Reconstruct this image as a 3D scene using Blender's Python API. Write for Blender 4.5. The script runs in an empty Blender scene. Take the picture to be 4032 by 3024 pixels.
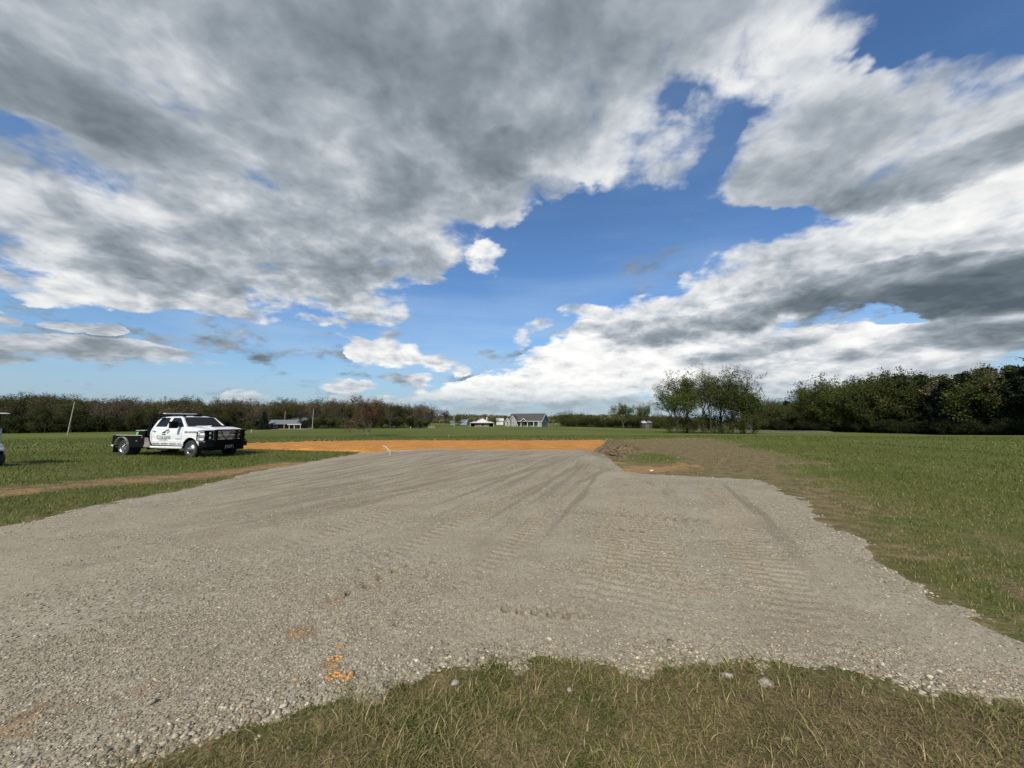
import bpy, bmesh, math, random
import numpy as np
from mathutils import Vector, Matrix

# ------------------------------------------------------------------ camera, sky, sun, exposure
SC = bpy.context.scene
COL = SC.collection
FPX, CX, CY, CAMH, PITCH = 1515.0, 2016.0, 1512.0, 1.6, 0.0995
cam = bpy.data.cameras.new("camera")
cam.sensor_width = 36.0
cam.lens = FPX / 4032.0 * 36.0
cam.clip_start = 0.05
cam.clip_end = 20000.0
camo = bpy.data.objects.new("camera", cam)
camo.location = (0, 0, CAMH)
camo.rotation_euler = (math.pi / 2 + PITCH, 0, 0)
COL.objects.link(camo)
SC.camera = camo
SC.view_settings.view_transform = 'Standard'
SC.view_settings.look = 'None'
SC.view_settings.exposure = 0.12
SC.view_settings.gamma = 1.0
SC.cycles.use_denoising = True
SC.cycles.max_bounces = 6
SC.cycles.diffuse_bounces = 3
SC.cycles.caustics_reflective = False
SC.cycles.caustics_refractive = False

SUN_TO = Vector((-0.24, -0.76, 0.68)).normalized()
sun = bpy.data.lights.new("sun", 'SUN')
sun.energy = 4.6
sun.angle = math.radians(5.0)
sun.color = (1.0, 0.92, 0.77)
suno = bpy.data.objects.new("sun", sun)
suno.rotation_euler = SUN_TO.to_track_quat('Z', 'Y').to_euler()
COL.objects.link(suno)


def pixdir(sx, sy):
    """direction in the world of a point of the photograph (4032 x 3024 pixels)"""
    a = (sx - CX) / FPX
    b = -(sy - CY) / FPX
    c, s = math.cos(PITCH), math.sin(PITCH)
    return Vector((a, c - b * s, s + b * c))


class NT:
    """small helper for building node trees"""
    def __init__(self, tree):
        self.t = tree
        self.n = tree.nodes
        self.l = tree.links

    def new(self, kind, **kw):
        nd = self.n.new(kind)
        for k, v in kw.items():
            setattr(nd, k, v)
        return nd

    def put(self, sock, v):
        if v is None:
            return
        if hasattr(v, 'is_output'):
            self.l.new(v, sock)
        else:
            if hasattr(sock, 'default_value'):
                try:
                    sock.default_value = v
                except Exception:
                    sock.default_value = (v, v, v)

    def m(self, op, a, b=None, c=None, clamp=False):
        nd = self.new('ShaderNodeMath', operation=op, use_clamp=clamp)
        for i, v in enumerate((a, b, c)):
            self.put(nd.inputs[i], v)
        return nd.outputs[0]

    def v(self, op, a, b=None, c=None, out=0):
        nd = self.new('ShaderNodeVectorMath', operation=op)
        for i, v in enumerate((a, b, c)):
            if v is not None:
                self.put(nd.inputs[i] if op != 'SCALE' or i == 0 else nd.inputs['Scale'], v)
        return nd.outputs['Value'] if op in ('DOT_PRODUCT', 'LENGTH', 'DISTANCE') else nd.outputs[0]

    def noise(self, vec, scale, detail=4.0, rough=0.55, lac=2.0, dist=0.0, color=False):
        nd = self.new('ShaderNodeTexNoise')
        if vec is not None:
            self.put(nd.inputs['Vector'], vec)
        self.put(nd.inputs['Scale'], scale)
        nd.inputs['Detail'].default_value = detail
        nd.inputs['Roughness'].default_value = rough
        nd.inputs['Lacunarity'].default_value = lac
        nd.inputs['Distortion'].default_value = dist
        return nd.outputs['Color' if color else 'Fac']

    def vor(self, vec, scale, out='Distance', feature='F1', rnd=1.0):
        nd = self.new('ShaderNodeTexVoronoi', feature=feature)
        if vec is not None:
            self.put(nd.inputs['Vector'], vec)
        self.put(nd.inputs['Scale'], scale)
        nd.inputs['Randomness'].default_value = rnd
        return nd.outputs[out]

    def mapr(self, x, a, b, c=0.0, d=1.0, smooth=True):
        nd = self.new('ShaderNodeMapRange')
        nd.interpolation_type = 'SMOOTHSTEP' if smooth else 'LINEAR'
        nd.clamp = True
        for i, v in enumerate((x, a, b, c, d)):
            self.put(nd.inputs[i], v)
        return nd.outputs[0]

    def mix(self, f, a, b, mode='MIX'):
        nd = self.new('ShaderNodeMix', data_type='RGBA', blend_type=mode)
        self.put(nd.inputs[0], f)
        for s, v in ((nd.inputs[6], a), (nd.inputs[7], b)):
            if isinstance(v, (tuple, list)) and len(v) == 3:
                v = (*v, 1.0)
            self.put(s, v)
        return nd.outputs[2]

    def ramp(self, f, stops):
        nd = self.new('ShaderNodeValToRGB')
        e = nd.color_ramp.elements
        while len(e) < len(stops):
            e.new(0.5)
        for el, (p, c) in zip(e, stops):
            el.position = p
            el.color = (*c, 1.0)
        self.put(nd.inputs[0], f)
        return nd.outputs[0]

    def attr(self, name, out='Fac'):
        nd = self.new('ShaderNodeAttribute', attribute_name=name)
        return nd.outputs[out]


def lin(r, g, b):
    """sRGB 0-255 to linear"""
    f = lambda c: (c / 255 / 12.92) if c <= 10 else ((c / 255 + 0.055) / 1.055) ** 2.4
    return (f(r), f(g), f(b))


# ---- the sky: Nishita air with a procedural deck of broken cloud, laid out by direction
SKY_STRENGTH = 0.1
world = bpy.data.worlds.new("World")
SC.world = world
world.use_nodes = True
W = NT(world.node_tree)
W.n.clear()
wout = W.new('ShaderNodeOutputWorld')
bg = W.new('ShaderNodeBackground')
bg.inputs['Strength'].default_value = SKY_STRENGTH
W.l.new(bg.outputs[0], wout.inputs[0])
sky = W.new('ShaderNodeTexSky', sky_type='NISHITA')
sky.sun_disc = False
sky.sun_elevation = math.asin(SUN_TO.z)
sky.sun_rotation = math.atan2(SUN_TO.x, SUN_TO.y)
sky.air_density = 1.0
sky.dust_density = 0.6
sky.ozone_density = 2.0
#SKYDATA#
# cloud banks: centre x, y and half sizes in a 2212 x 1659 view of the photograph, tilt (deg), cover, tone 0 dark .. 1 white
CLOUDS = [
    (260, 60, 640, 300, 0, 1.0, .62), (860, 110, 620, 290, 0, 1.1, .52), (1240, 70, 420, 290, 10, 1.1, .45),
    (150, 330, 520, 210, 0, .9, .58), (640, 330, 520, 230, 0, .9, .62), (1010, 300, 430, 260, -20, 1.0, .56),
    (1450, 40, 300, 200, 0, .8, .60), (1660, 80, 190, 190, 30, .5, .78), (1750, 200, 150, 140, 30, .4, .78),
    (560, 560, 500, 150, 0, .75, .66), (220, 490, 430, 170, 0, .62, .82), (820, 470, 300, 190, -15, .9, .70),
    (60, 470, 260, 120, 0, .5, .9), (460, 425, 170, 70, 0, .5, 1.05), (760, 300, 160, 110, 0, .4, 1.15), (660, 300, 120, 70, 0, .4, 1.0),
    (250, 380, 190, 50, 0, .3, 1.0), (740, 490, 140, 60, 0, .3, 1.0), (900, 500, 130, 60, 0, .3, .95),
    (1340, 330, 130, 110, 0, .6, .58), (1480, 310, 170, 95, -10, .6, .82), (1210, 385, 170, 85, -20, .6, .72),
    (1590, 150, 120, 160, 0, .4, .8),
    (250, 265, 330, 85, 10, .6, -.35), (1020, 360, 150, 70, -8, .7, -.40), (840, 345, 160, 50, 18, .6, -.2), (560, 40, 420, 120, 0, .5, .05),
    (1050, 90, 420, 150, 0, .6, .02), (420, 600, 200, 55, 0, .5, .1), (660, 560, 240, 50, 0, .4, .15), (560, 330, 200, 70, 0, .4, .1),
    (30, 90, 120, 60, 30, .4, .1), (480, 490, 200, 40, 5, .4, .2),
    (300, 632, 165, 45, -4, .8, 1.0), (135, 636, 110, 32, 0, .6, .8), (145, 580, 110, 24, 0, .6, .8), (20, 610, 70, 26, 0, .6, .7),
    (420, 655, 150, 26, 10, .4, .5), (690, 608, 120, 30, 0, .3, .7),
    (130, 755, 330, 34, 2, .75, .50), (360, 778, 170, 24, 0, .6, .52), (60, 770, 200, 20, 0, .4, .2), (200, 705, 80, 18, 0, .45, .7), (30, 684, 60, 14, 0, .45, .6),
    (836, 758, 92, 40, 0, .9, 1.1), (962, 784, 74, 26, 4, .7, 1.0), (762, 831, 70, 20, 0, .7, .85), (866, 817, 62, 22, 14, .7, .4), (912, 822, 30, 24, 0, .6, .9), (850, 716, 70, 16, 0, .4, .7), (760, 728, 50, 12, 0, .5, .8),
    (688, 701, 70, 15, 0, .5, .75), (1043, 574, 50, 38, 40, .95, 1.2), (958, 607, 46, 16, 0, .6, .85), (1150, 716, 60, 26, -30, .45, .75), (880, 858, 75, 18, 0, .5, 1.0), (520, 858, 50, 14, 0, .5, .95),
    (1900, 290, 400, 165, 8, 1.1, .70), (1760, 310, 230, 130, -10, .8, .80), (2130, 290, 280, 130, 5, .9, .60), (1840, 210, 200, 90, 10, .5, .85),
    (2050, 372, 280, 55, 4, .8, -.10), (1710, 412, 170, 50, 0, .6, .35), (1900, 395, 160, 40, 0, .5, .1),
    (2035, 70, 40, 100, 35, .55, .7), (2135, 130, 90, 50, -10, .4, .7), (1890, 170, 110, 22, -35, .4, .75), (2000, 190, 100, 30, -30, .3, .8),
    (2010, 500, 390, 135, -14, 1.2, 1.35), (1800, 530, 200, 95, -10, .9, 1.0), (2180, 440, 230, 110, -8, 1.0, 1.3), (1690, 560, 130, 80, 0, .7, .9),
    (2010, 622, 460, 62, -2, 1.2, -.40), (2170, 630, 260, 60, -3, 1.0, -.35), (2110, 662, 140, 34, 0, .8, -.3), (2170, 545, 240, 55, -8, .7, .2), (1800, 600, 160, 45, 0, .6, .3), (1700, 640, 240, 40, -4, .7, .05),
    (1600, 600, 175, 62, -8, .8, 1.0), (1440, 682, 260, 62, -8, .9, .95), (1530, 703, 260, 32, -9, .7, .05), (1290, 722, 130, 20, -5, .7, .3), (1276, 676, 70, 24, 0, .7, 1.0),
    (1370, 785, 300, 78, -3, 1.1, 1.4), (1235, 820, 280, 56, -6, 1.0, 1.4), (1120, 838, 240, 34, -4, .9, 1.3), (1585, 752, 260, 72, -4, 1.0, .9), (1850, 755, 220, 78, 0, 1.0, 1.1), (1770, 795, 300, 60, 0, .9, 1.0), (1965, 780, 200, 58, 0, .9, 1.0), (1600, 820, 420, 40, 0, .7, .95),
    (1630, 768, 180, 34, -6, .7, .1), (1820, 765, 80, 20, 8, .5, .0), (1450, 735, 150, 26, -10, .5, .2), (2080, 722, 240, 40, 4, .9, .2), (2110, 690, 150, 24, -4, .6, .95), (2150, 760, 150, 26, 0, .4, .5),
    (1250, 878, 480, 26, 0, .5, .55), (1700, 850, 400, 24, 0, .5, .7), (600, 868, 700, 16, 0, .25, .7), (2100, 820, 300, 40, 0, .4, .8),
]
HOLES = [(700, 215, 110, 36, -10, .7), (330, 250, 90, 20, 8, .4), (60, 420, 110, 24, 0, .6), (620, 470, 90, 24, 10, .5), (1000, 505, 95, 34, -12, .9), (1120, 540, 60, 60, 0, .5), (560, 395, 130, 26, 8, .8), (90, 300, 150, 34, 10, .8), (470, 190, 80, 24, 0, .5), (880, 240, 60, 26, -20, .6), (180, 560, 140, 16, 0, .6), (380, 590, 60, 20, 0, .4), (1990, 60, 270, 130, 0, .45), (2120, 190, 160, 60, 0, .35), (275, 196, 90, 34, 8, .7), (735, 235, 80, 40, -20, .75), (655, 195, 40, 20, 0, .5), (330, 372, 110, 26, 0, .5), (25, 300, 100, 40, 0, .4), (440, 375, 60, 16, 0, .3), (1460, 200, 170, 80, -35, .7), (1110, 600, 330, 120, -30, .7), (1560, 320, 50, 150, 10, .5), (1930, 680, 150, 22, 0, .7), (1260, 480, 240, 120, -30, .5), (860, 290, 60, 50, -20, .3)]


def blob_axes(x, y, rx, ry, tilt):
    k = 4032 / 2212
    t = math.radians(tilt)
    P = lambda dx, dy: pixdir((x + dx) * k, (y + dy) * k).normalized()
    c = P(0, 0)
    u = (P(rx * math.cos(t), rx * math.sin(t)) - P(-rx * math.cos(t), -rx * math.sin(t))) / 2
    v = (P(ry * math.sin(t), -ry * math.cos(t)) - P(-ry * math.sin(t), ry * math.cos(t))) / 2
    return c, u / u.length_squared, v / v.length_squared


tc = W.new('ShaderNodeTexCoord')
D = W.v('NORMALIZE', tc.outputs['Generated'])
sep = W.new('ShaderNodeSeparateXYZ')
W.put(sep.inputs[0], D)
DZ = W.m('MAXIMUM', sep.outputs[2], 0.0)
inv = W.m('DIVIDE', 1.0, W.m('ADD', DZ, 0.42))
cq = W.new('ShaderNodeCombineXYZ')
W.put(cq.inputs[0], W.m('MULTIPLY', sep.outputs[0], inv))
W.put(cq.inputs[1], W.m('MULTIPLY', sep.outputs[1], inv))
W.put(cq.inputs[2], W.m('MULTIPLY', W.m('MULTIPLY', sep.outputs[2], inv), 2.0))
Q = cq.outputs[0]                                   # cloud coordinates: flatter and finer towards the horizon
wn = W.v('SUBTRACT', W.noise(Q, 3.4, 5.0, .6, color=True), (.5, .5, .5))
amp = W.m('MULTIPLY', W.m('ADD', DZ, 0.06), 0.38)
DW = W.v('ADD', D, W.v('SCALE', wn, amp))           # direction with a wind-torn wander
cover = None
tone = None
for x, y, rx, ry, tilt, wt, tn in CLOUDS:
    c, u, v = blob_axes(x, y, rx, ry, tilt)
    e = W.v('SUBTRACT', DW, tuple(c))
    a = W.v('DOT_PRODUCT', e, tuple(u))
    b = W.v('DOT_PRODUCT', e, tuple(v))
    r2 = W.m('MULTIPLY_ADD', a, a, W.m('MULTIPLY', b, b))
    f = W.m('SUBTRACT', 1.0, r2, clamp=True)
    f = W.m('MULTIPLY', f, wt)
    cover = f if cover is None else W.m('ADD', cover, f)
    tone = W.m('MULTIPLY', f, tn) if tone is None else W.m('MULTIPLY_ADD', f, tn, tone)
tone = W.m('DIVIDE', tone, W.m('MAXIMUM', cover, 0.001))
for x, y, rx, ry, tilt, wt in HOLES:
    c, u, v = blob_axes(x, y, rx, ry, tilt)
    e = W.v('SUBTRACT', DW, tuple(c))
    a = W.v('DOT_PRODUCT', e, tuple(u))
    b = W.v('DOT_PRODUCT', e, tuple(v))
    r2 = W.m('MULTIPLY_ADD', a, a, W.m('MULTIPLY', b, b))
    cover = W.m('SUBTRACT', cover, W.m('MULTIPLY', W.m('SUBTRACT', 1.0, r2, clamp=True), wt))
def puff(vec, scale):
    nd = W.new('ShaderNodeTexVoronoi', feature='F1', normalize=True)
    W.put(nd.inputs['Vector'], vec)
    nd.inputs['Scale'].default_value = scale
    nd.inputs['Detail'].default_value = 2.0
    nd.inputs['Roughness'].default_value = .55
    nd.inputs['Lacunarity'].default_value = 2.2
    return W.m('SUBTRACT', 1.0, nd.outputs['Distance'])


n1 = W.noise(Q, 4.6, 8.0, .58, lac=2.1, dist=.15)
QW = W.v('ADD', Q, W.v('SCALE', W.v('SUBTRACT', W.noise(Q, 9.0, 3.0, .5, color=True), (.5, .5, .5)), .10))
SOFT = (-.020, -.040, .055)
p1 = puff(QW, 9.0)
p2 = puff(W.v('ADD', QW, SOFT), 9.0)
l1 = W.noise(Q, 4.2, 4.5, .52, lac=2.2, dist=.2)
l2 = W.noise(W.v('ADD', Q, (-.035, -.06, .08)), 4.2, 4.5, .52, lac=2.2, dist=.2)
n3 = W.noise(Q, 1.9, 3.0, .5)
cov = W.m('MULTIPLY', W.m('SUBTRACT', 1.0, W.m('POWER', 2.718, W.m('MULTIPLY', W.m('MAXIMUM', cover, -.4), -1.35))), .80)
dens = W.m('MULTIPLY_ADD', W.m('SUBTRACT', n1, .5), 2.0, cov)
dens = W.m('MULTIPLY_ADD', W.m('SUBTRACT', p1, .62), .75, dens)
dens = W.m('MULTIPLY_ADD', W.m('SUBTRACT', n3, .5), .5, dens)
alpha = W.mapr(dens, .12, W.mapr(DZ, .15, .55, .48, .66))
thick = W.mapr(dens, .30, 1.2)
relief = W.m('MULTIPLY', W.m('SUBTRACT', l1, l2), 1.35)   # the side towards the sun is the brighter one
relief = W.m('MULTIPLY_ADD', W.m('SUBTRACT', p1, p2), W.mapr(DZ, .22, .55, 1.5, .75), relief)
t2 = W.m('ADD', tone, relief)
t2 = W.m('ADD', t2, W.m('MULTIPLY', W.m('SUBTRACT', .55, thick), .30))
t2 = W.m('MULTIPLY_ADD', W.m('SUBTRACT', n3, .5), .6, t2)
t2 = W.m('MULTIPLY_ADD', W.m('SUBTRACT', W.noise(Q, 7.5, 4.0, .5), .5), .35, t2)
ccol = W.ramp(W.m('MULTIPLY', W.m('ADD', t2, .55), 1 / 2.1), [(0.0, lin(84, 96, 106)), (.26, lin(110, 121, 129)), (.42, lin(136, 146, 154)), (.56, lin(165, 173, 181)), (.70, lin(204, 208, 213)), (.82, lin(229, 230, 230)), (1.0, lin(250, 250, 247))])
# clear air: Nishita, toned towards the photograph's blue; thin high veil streaks
air = W.mix(1.0, sky.outputs[0], (.74, 1.0, 1.26), 'MULTIPLY')
hz = W.mapr(DZ, .0, .30, 1.0, 0.0)
veil = W.noise(W.v('MULTIPLY', Q, (.9, 1.6, 5.0)), 1.6, 5.0, .5)
veil = W.m('MULTIPLY', W.mapr(veil, .40, .72), W.mapr(DZ, .05, .5, .60, .12))
S = 1.0 / SKY_STRENGTH
airc = W.mix(veil, air, tuple(k * S for k in lin(170, 196, 224)))
airc = W.mix(W.m('MULTIPLY', hz, .62), airc, tuple(k * S for k in lin(160, 188, 208)))
cl = W.mix(1.0, ccol, (S, S, S), 'MULTIPLY')
cl = W.mix(W.m('MULTIPLY', W.mapr(DZ, .0, .12, 1.0, 0.0), .25), cl, tuple(k * S for k in lin(165, 185, 200)))
mist = W.mapr(DZ, .0, .12, .80, 0.0)
skyc = W.mix(alpha, airc, cl)
skyc = W.mix(mist, skyc, tuple(k * S for k in lin(162, 180, 190)))
low = W.mapr(sep.outputs[2], -.03, 0.0)
skyc = W.mix(low, tuple(k * S for k in lin(70, 80, 60)), skyc)
W.put(bg.inputs['Color'], skyc)
world.cycles.sampling_method = 'MANUAL'
world.cycles.sample_map_resolution = 512
# ------------------------------------------------------------------ helpers: noise, image polygons, meshes, tags
def vnoise(x, y, seed=0):
    xi = np.floor(x).astype(np.int64)
    yi = np.floor(y).astype(np.int64)
    fx = x - xi
    fy = y - yi
    fx = fx * fx * (3 - 2 * fx)
    fy = fy * fy * (3 - 2 * fy)

    def h(a, b):
        n = (a * 374761393 + b * 668265263 + seed * 974634721) & 0x7fffffff
        n = ((n ^ (n >> 13)) * 1274126177) & 0x7fffffff
        return ((n ^ (n >> 16)) & 0xffff) / 65535.0
    a, b, c, d = h(xi, yi), h(xi + 1, yi), h(xi, yi + 1), h(xi + 1, yi + 1)
    return (a * (1 - fx) + b * fx) * (1 - fy) + (c * (1 - fx) + d * fx) * fy


def fbm(x, y, o=4, seed=0, g=.5):
    s = np.zeros_like(x, dtype=float)
    a, t = 1.0, 0.0
    for i in range(o):
        s += a * vnoise(x * 2 ** i + 17.3 * i, y * 2 ** i - 9.1 * i, seed + i)
        t += a
        a *= g
    return s / t


def sstep(a, b, x):
    t = np.clip((x - a) / (b - a), 0, 1)
    return t * t * (3 - 2 * t)


K = 4032 / 2212                     # measurements below are in a 2212 x 1659 view of the photograph


def gp(x, y, z=0.0):
    d = pixdir(x * K, y * K)
    t = (z - CAMH) / d.z
    return (d.x * t, d.y * t)


def gpoly(pts):
    return np.array([gp(*p) for p in pts])


def sdf(x, y, P, closed=True):
    """signed distance to a polygon, positive inside (or unsigned distance to a line)"""
    d = np.full(x.shape, 1e9)
    ins = np.zeros(x.shape, bool)
    n = len(P)
    for i in range(n if closed else n - 1):
        a, b = P[i], P[(i + 1) % n]
        ex, ey = b - a
        wx, wy = x - a[0], y - a[1]
        t = np.clip((wx * ex + wy * ey) / (ex * ex + ey * ey + 1e-12), 0, 1)
        d = np.minimum(d, (wx - t * ex) ** 2 + (wy - t * ey) ** 2)
        if closed:
            c = (a[1] > y) != (b[1] > y)
            with np.errstate(divide='ignore', invalid='ignore'):
                ins ^= c & (x < (b[0] - a[0]) * (y - a[1]) / (b[1] - a[1] + 1e-15) + a[0])
    d = np.sqrt(d)
    return np.where(ins, d, -d) if closed else d


def along(x, y, P):
    """distance to a line of points and the length travelled along it"""
    best = np.full(x.shape, 1e9)
    sl = np.zeros(x.shape)
    side = np.zeros(x.shape)
    s0 = 0.0
    for a, b in zip(P[:-1], P[1:]):
        e = b - a
        L = math.hypot(*e)
        wx, wy = x - a[0], y - a[1]
        t = np.clip((wx * e[0] + wy * e[1]) / (L * L), 0, 1)
        dd = np.hypot(wx - t * e[0], wy - t * e[1])
        k = dd < best
        best = np.where(k, dd, best)
        sl = np.where(k, s0 + t * L, sl)
        side = np.where(k, np.sign(e[0] * wy - e[1] * wx), side)
        s0 += L
    return best, sl, side


def mesh_np(name, verts, faces, mat=None, attrs=None, smooth=False, parent=None):
    """faces: int array (n,3) or (n,4)"""
    me = bpy.data.meshes.new(name)
    verts = np.asarray(verts, np.float32)
    faces = np.asarray(faces, np.int32)
    k = faces.shape[1]
    me.vertices.add(len(verts))
    me.vertices.foreach_set('co', verts.ravel())
    me.loops.add(faces.size)
    me.loops.foreach_set('vertex_index', faces.ravel())
    me.polygons.add(len(faces))
    me.polygons.foreach_set('loop_start', np.arange(0, faces.size, k, dtype=np.int32))
    me.polygons.foreach_set('loop_total', np.full(len(faces), k, np.int32))
    if smooth:
        me.polygons.foreach_set('use_smooth', np.ones(len(faces), bool))
    me.update(calc_edges=True)
    for an, av in (attrs or {}).items():
        av = np.asarray(av, np.float32)
        if av.ndim == 1:
            at = me.attributes.new(an, 'FLOAT', 'POINT')
            at.data.foreach_set('value', av)
        else:
            at = me.attributes.new(an, 'FLOAT_COLOR', 'POINT')
            at.data.foreach_set('color', np.concatenate([av, np.ones((len(av), 1), np.float32)], 1).ravel())
    if mat:
        me.materials.append(mat)
    o = bpy.data.objects.new(name, me)
    COL.objects.link(o)
    if parent:
        o.parent = parent
    return o


def tag(o, label=None, cat=None, group=None, kind=None):
    if label:
        o['label'] = label
    if cat:
        o['category'] = cat
    if group:
        o['group'] = group
    if kind:
        o['kind'] = kind
    return o


def empty(name, loc, rz=0.0, label=None, cat=None, group=None):
    o = bpy.data.objects.new(name, None)
    o.location = loc
    o.rotation_euler = (0, 0, rz)
    COL.objects.link(o)
    return tag(o, label, cat, group)


def material(name):
    m = bpy.data.materials.new(name)
    m.use_nodes = True
    t = NT(m.node_tree)
    p = m.node_tree.nodes['Principled BSDF']
    return m, t, p


def simple(name, col, rough=.6, metal=0.0, var=.12, scale=6.0, bump=0.0, spec=.5, coat=0.0):
    """painted or bare surface with slight procedural wear"""
    m, t, p = material(name)
    tcn = t.new('ShaderNodeTexCoord').outputs['Object']
    n = t.noise(tcn, scale, 4, .6)
    a = tuple(c * (1 - var) for c in col)
    b = tuple(min(1, c * (1 + var)) for c in col)
    t.put(p.inputs['Base Color'], t.mix(t.mapr(n, .3, .7), a, b))
    t.put(p.inputs['Roughness'], t.mapr(n, .25, .75, rough * .88, min(1, rough * 1.12)))
    p.inputs['Metallic'].default_value = metal
    p.inputs['Specular IOR Level'].default_value = spec
    p.inputs['Coat Weight'].default_value = coat
    if bump:
        bn = t.new('ShaderNodeBump')
        bn.inputs['Strength'].default_value = bump
        bn.inputs['Distance'].default_value = .02
        t.put(bn.inputs['Height'], n)
        t.put(p.inputs['Normal'], bn.outputs[0])
    return m


# ------------------------------------------------------------------ lie of the land
TY = np.array([0, 22, 40, 75, 120, 170, 300, 800, 4000.])
TX = np.array([-3000, 0, 700, 1150, 1550, 2200, 5000.])
TZ = np.array([
    [0, 0, -.5, -1.6, -2.6, -3.0, -2.0, 4, 10],
    [0, 0, -.3, -1.2, -2.3, -2.8, -2.0, 4, 10],
    [0, 0, -.2, -1.10, -1.2, -.7, 0., 5, 10],
    [0, 0, -.2, -.90, -.85, -.3, .8, 6, 10],
    [0, 0, -.1, -.70, -1.9, -2.2, -2., 5, 10],
    [0, 0, 0., -.95, -2.5, -3.0, -3., 2, 10],
    [0, 0, 0., -.95, -2.5, -3.0, -3., 2, 10.]])


def gh(x, y):
    x = np.asarray(x, float)
    y = np.asarray(y, float)
    r = np.hypot(x, y)
    Y = np.maximum(y, r * .42)
    px = np.clip(1106 + 831 * x / np.maximum(Y, .01), -3000, 5000)
    i = np.clip(np.searchsorted(TX, px) - 1, 0, len(TX) - 2)
    tx = (px - TX[i]) / (TX[i + 1] - TX[i])
    j = np.clip(np.searchsorted(TY, Y) - 1, 0, len(TY) - 2)
    ty = np.clip((Y - TY[j]) / (TY[j + 1] - TY[j]), 0, 1)
    ty = ty * .6 + .4 * ty * ty * (3 - 2 * ty)
    z0 = TZ[i, j] * (1 - tx) + TZ[i + 1, j] * tx
    z1 = TZ[i, j + 1] * (1 - tx) + TZ[i + 1, j + 1] * tx
    return z0 * (1 - ty) + z1 * ty


def gz(x, y):
    return float(gh(np.array([x]), np.array([y]))[0])


def place(sx, Y):
    """ground point under photograph column sx (4032 px) at depth Y"""
    X = 0.0
    for _ in range(3):
        z = gz(X, Y)
        X = (sx - CX) / FPX * (Y * math.cos(PITCH) + (z - CAMH) * math.sin(PITCH))
    return (X, Y, gz(X, Y))


GRAVEL = gpoly([(-900, 1370), (-300, 1215), (0, 1136), (150, 1104), (330, 1068), (480, 1036), (600, 1008), (700, 992), (775, 979), (860, 974), (1000, 976.5), (1130, 978.5), (1283, 977.5),
                (1308, 986), (1328, 1002), (1345, 1017), (1400, 1023), (1520, 1029), (1640, 1036), (1700, 1058), (1765, 1088), (1830, 1142), (1890, 1190), (1960, 1236), (2060, 1292), (2130, 1326), (2230, 1372), (2500, 1500),
                (2500, 1590), (2212, 1545), (2100, 1530), (2000, 1516), (1900, 1497), (1800, 1482), (1680, 1472), (1600, 1452), (1480, 1456), (1380, 1466), (1300, 1462), (1230, 1450), (1130, 1472), (1000, 1472), (960, 1482), (880, 1463), (800, 1490), (720, 1511), (620, 1560), (540, 1598), (430, 1640), (250, 1690), (60, 1740), (-400, 1850), (-1500, 2000)])
CLAY = gpoly([(430, 967), (600, 971), (700, 974), (760, 976), (800, 980), (860, 979), (1000, 980), (1130, 981), (1240, 982), (1286, 978), (1302, 965), (1318, 950), (1306, 948.3), (1100, 948.6), (950, 948.4), (800, 948.6), (650, 952), (530, 957), (430, 962)])
TRACK = gpoly([(-300, 1095), (0, 1062), (200, 1045), (400, 1028), (540, 1013), (620, 1003)])
BROWN = gpoly([(1240, 948), (1330, 946), (1500, 941.5), (1570, 946), (1590, 955), (1640, 968), (1760, 988), (1840, 1005), (1800, 1040), (1820, 1100), (1900, 1180), (1860, 1190), (1640, 1060), (1330, 1030), (1270, 990)])
FRONT = gpoly([(-300, 1900), (430, 1640), (720, 1511), (880, 1463), (1230, 1450), (1600, 1452), (2000, 1516), (2600, 1600), (3200, 2200), (1100, 2600), (-900, 2400)])
STRAW = gpoly([(1300, 986), (1340, 1004), (1400, 1006), (1480, 1003), (1490, 1010), (1440, 1024), (1350, 1020)])
GREENP = gpoly([(1345, 985), (1380, 976), (1450, 982), (1490, 992), (1440, 1002), (1370, 1000)])
# tyre and track runs pressed into the gravel: line, half width, cleat length
RUNS = [([(1288, 986), (1180, 1010), (1000, 1048), (700, 1110), (300, 1190), (-200, 1290)], .32, 0),
        ([(1270, 982), (1120, 996), (900, 1025), (560, 1075), (100, 1140)], .30, 0),
        ([(1150, 982), (1000, 990), (820, 1006), (560, 1038), (250, 1085)], .28, 0),
        ([(1050, 979), (930, 984), (780, 998), (600, 1022)], .26, 0),
        ([(960, 978), (860, 984), (720, 1002)], .22, 0),
        ([(1275, 1005), (1220, 1028), (1110, 1075), (900, 1160), (640, 1260)], .20, 0),
        ([(1330, 1010), (1250, 1040), (1160, 1100), (1050, 1200), (900, 1330)], .22, 0),
        ([(1385, 1026), (1395, 1080), (1402, 1150), (1408, 1230), (1412, 1330), (1418, 1440)], .30, .145), ([(1345, 1032), (1335, 1090), (1322, 1160), (1300, 1250), (1270, 1350), (1235, 1440)], .22, .145),
        ([(1430, 1028), (1450, 1080), (1470, 1150), (1490, 1230)], .16, 0),
        ([(1520, 1035), (1560, 1090), (1610, 1170), (1680, 1270), (1780, 1390), (1870, 1470)], .30, .145),
        ([(1560, 1040), (1640, 1110), (1740, 1220), (1900, 1390)], .12, 0),
        ([(1190, 1102), (1330, 1112), (1460, 1120), (1600, 1130)], .13, .16),
        ([(1320, 1140), (1380, 1146), (1420, 1150)], .09, .15),
        ([(1060, 1312), (1140, 1318), (1220, 1326), (1290, 1330)], .07, .13),
        ([(700, 1300), (770, 1275), (830, 1245), (900, 1215)], .09, .2)]
RUNS = [(np.array([gp(*p) for p in ln]), w, cl) for ln, w, cl in RUNS]
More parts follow.
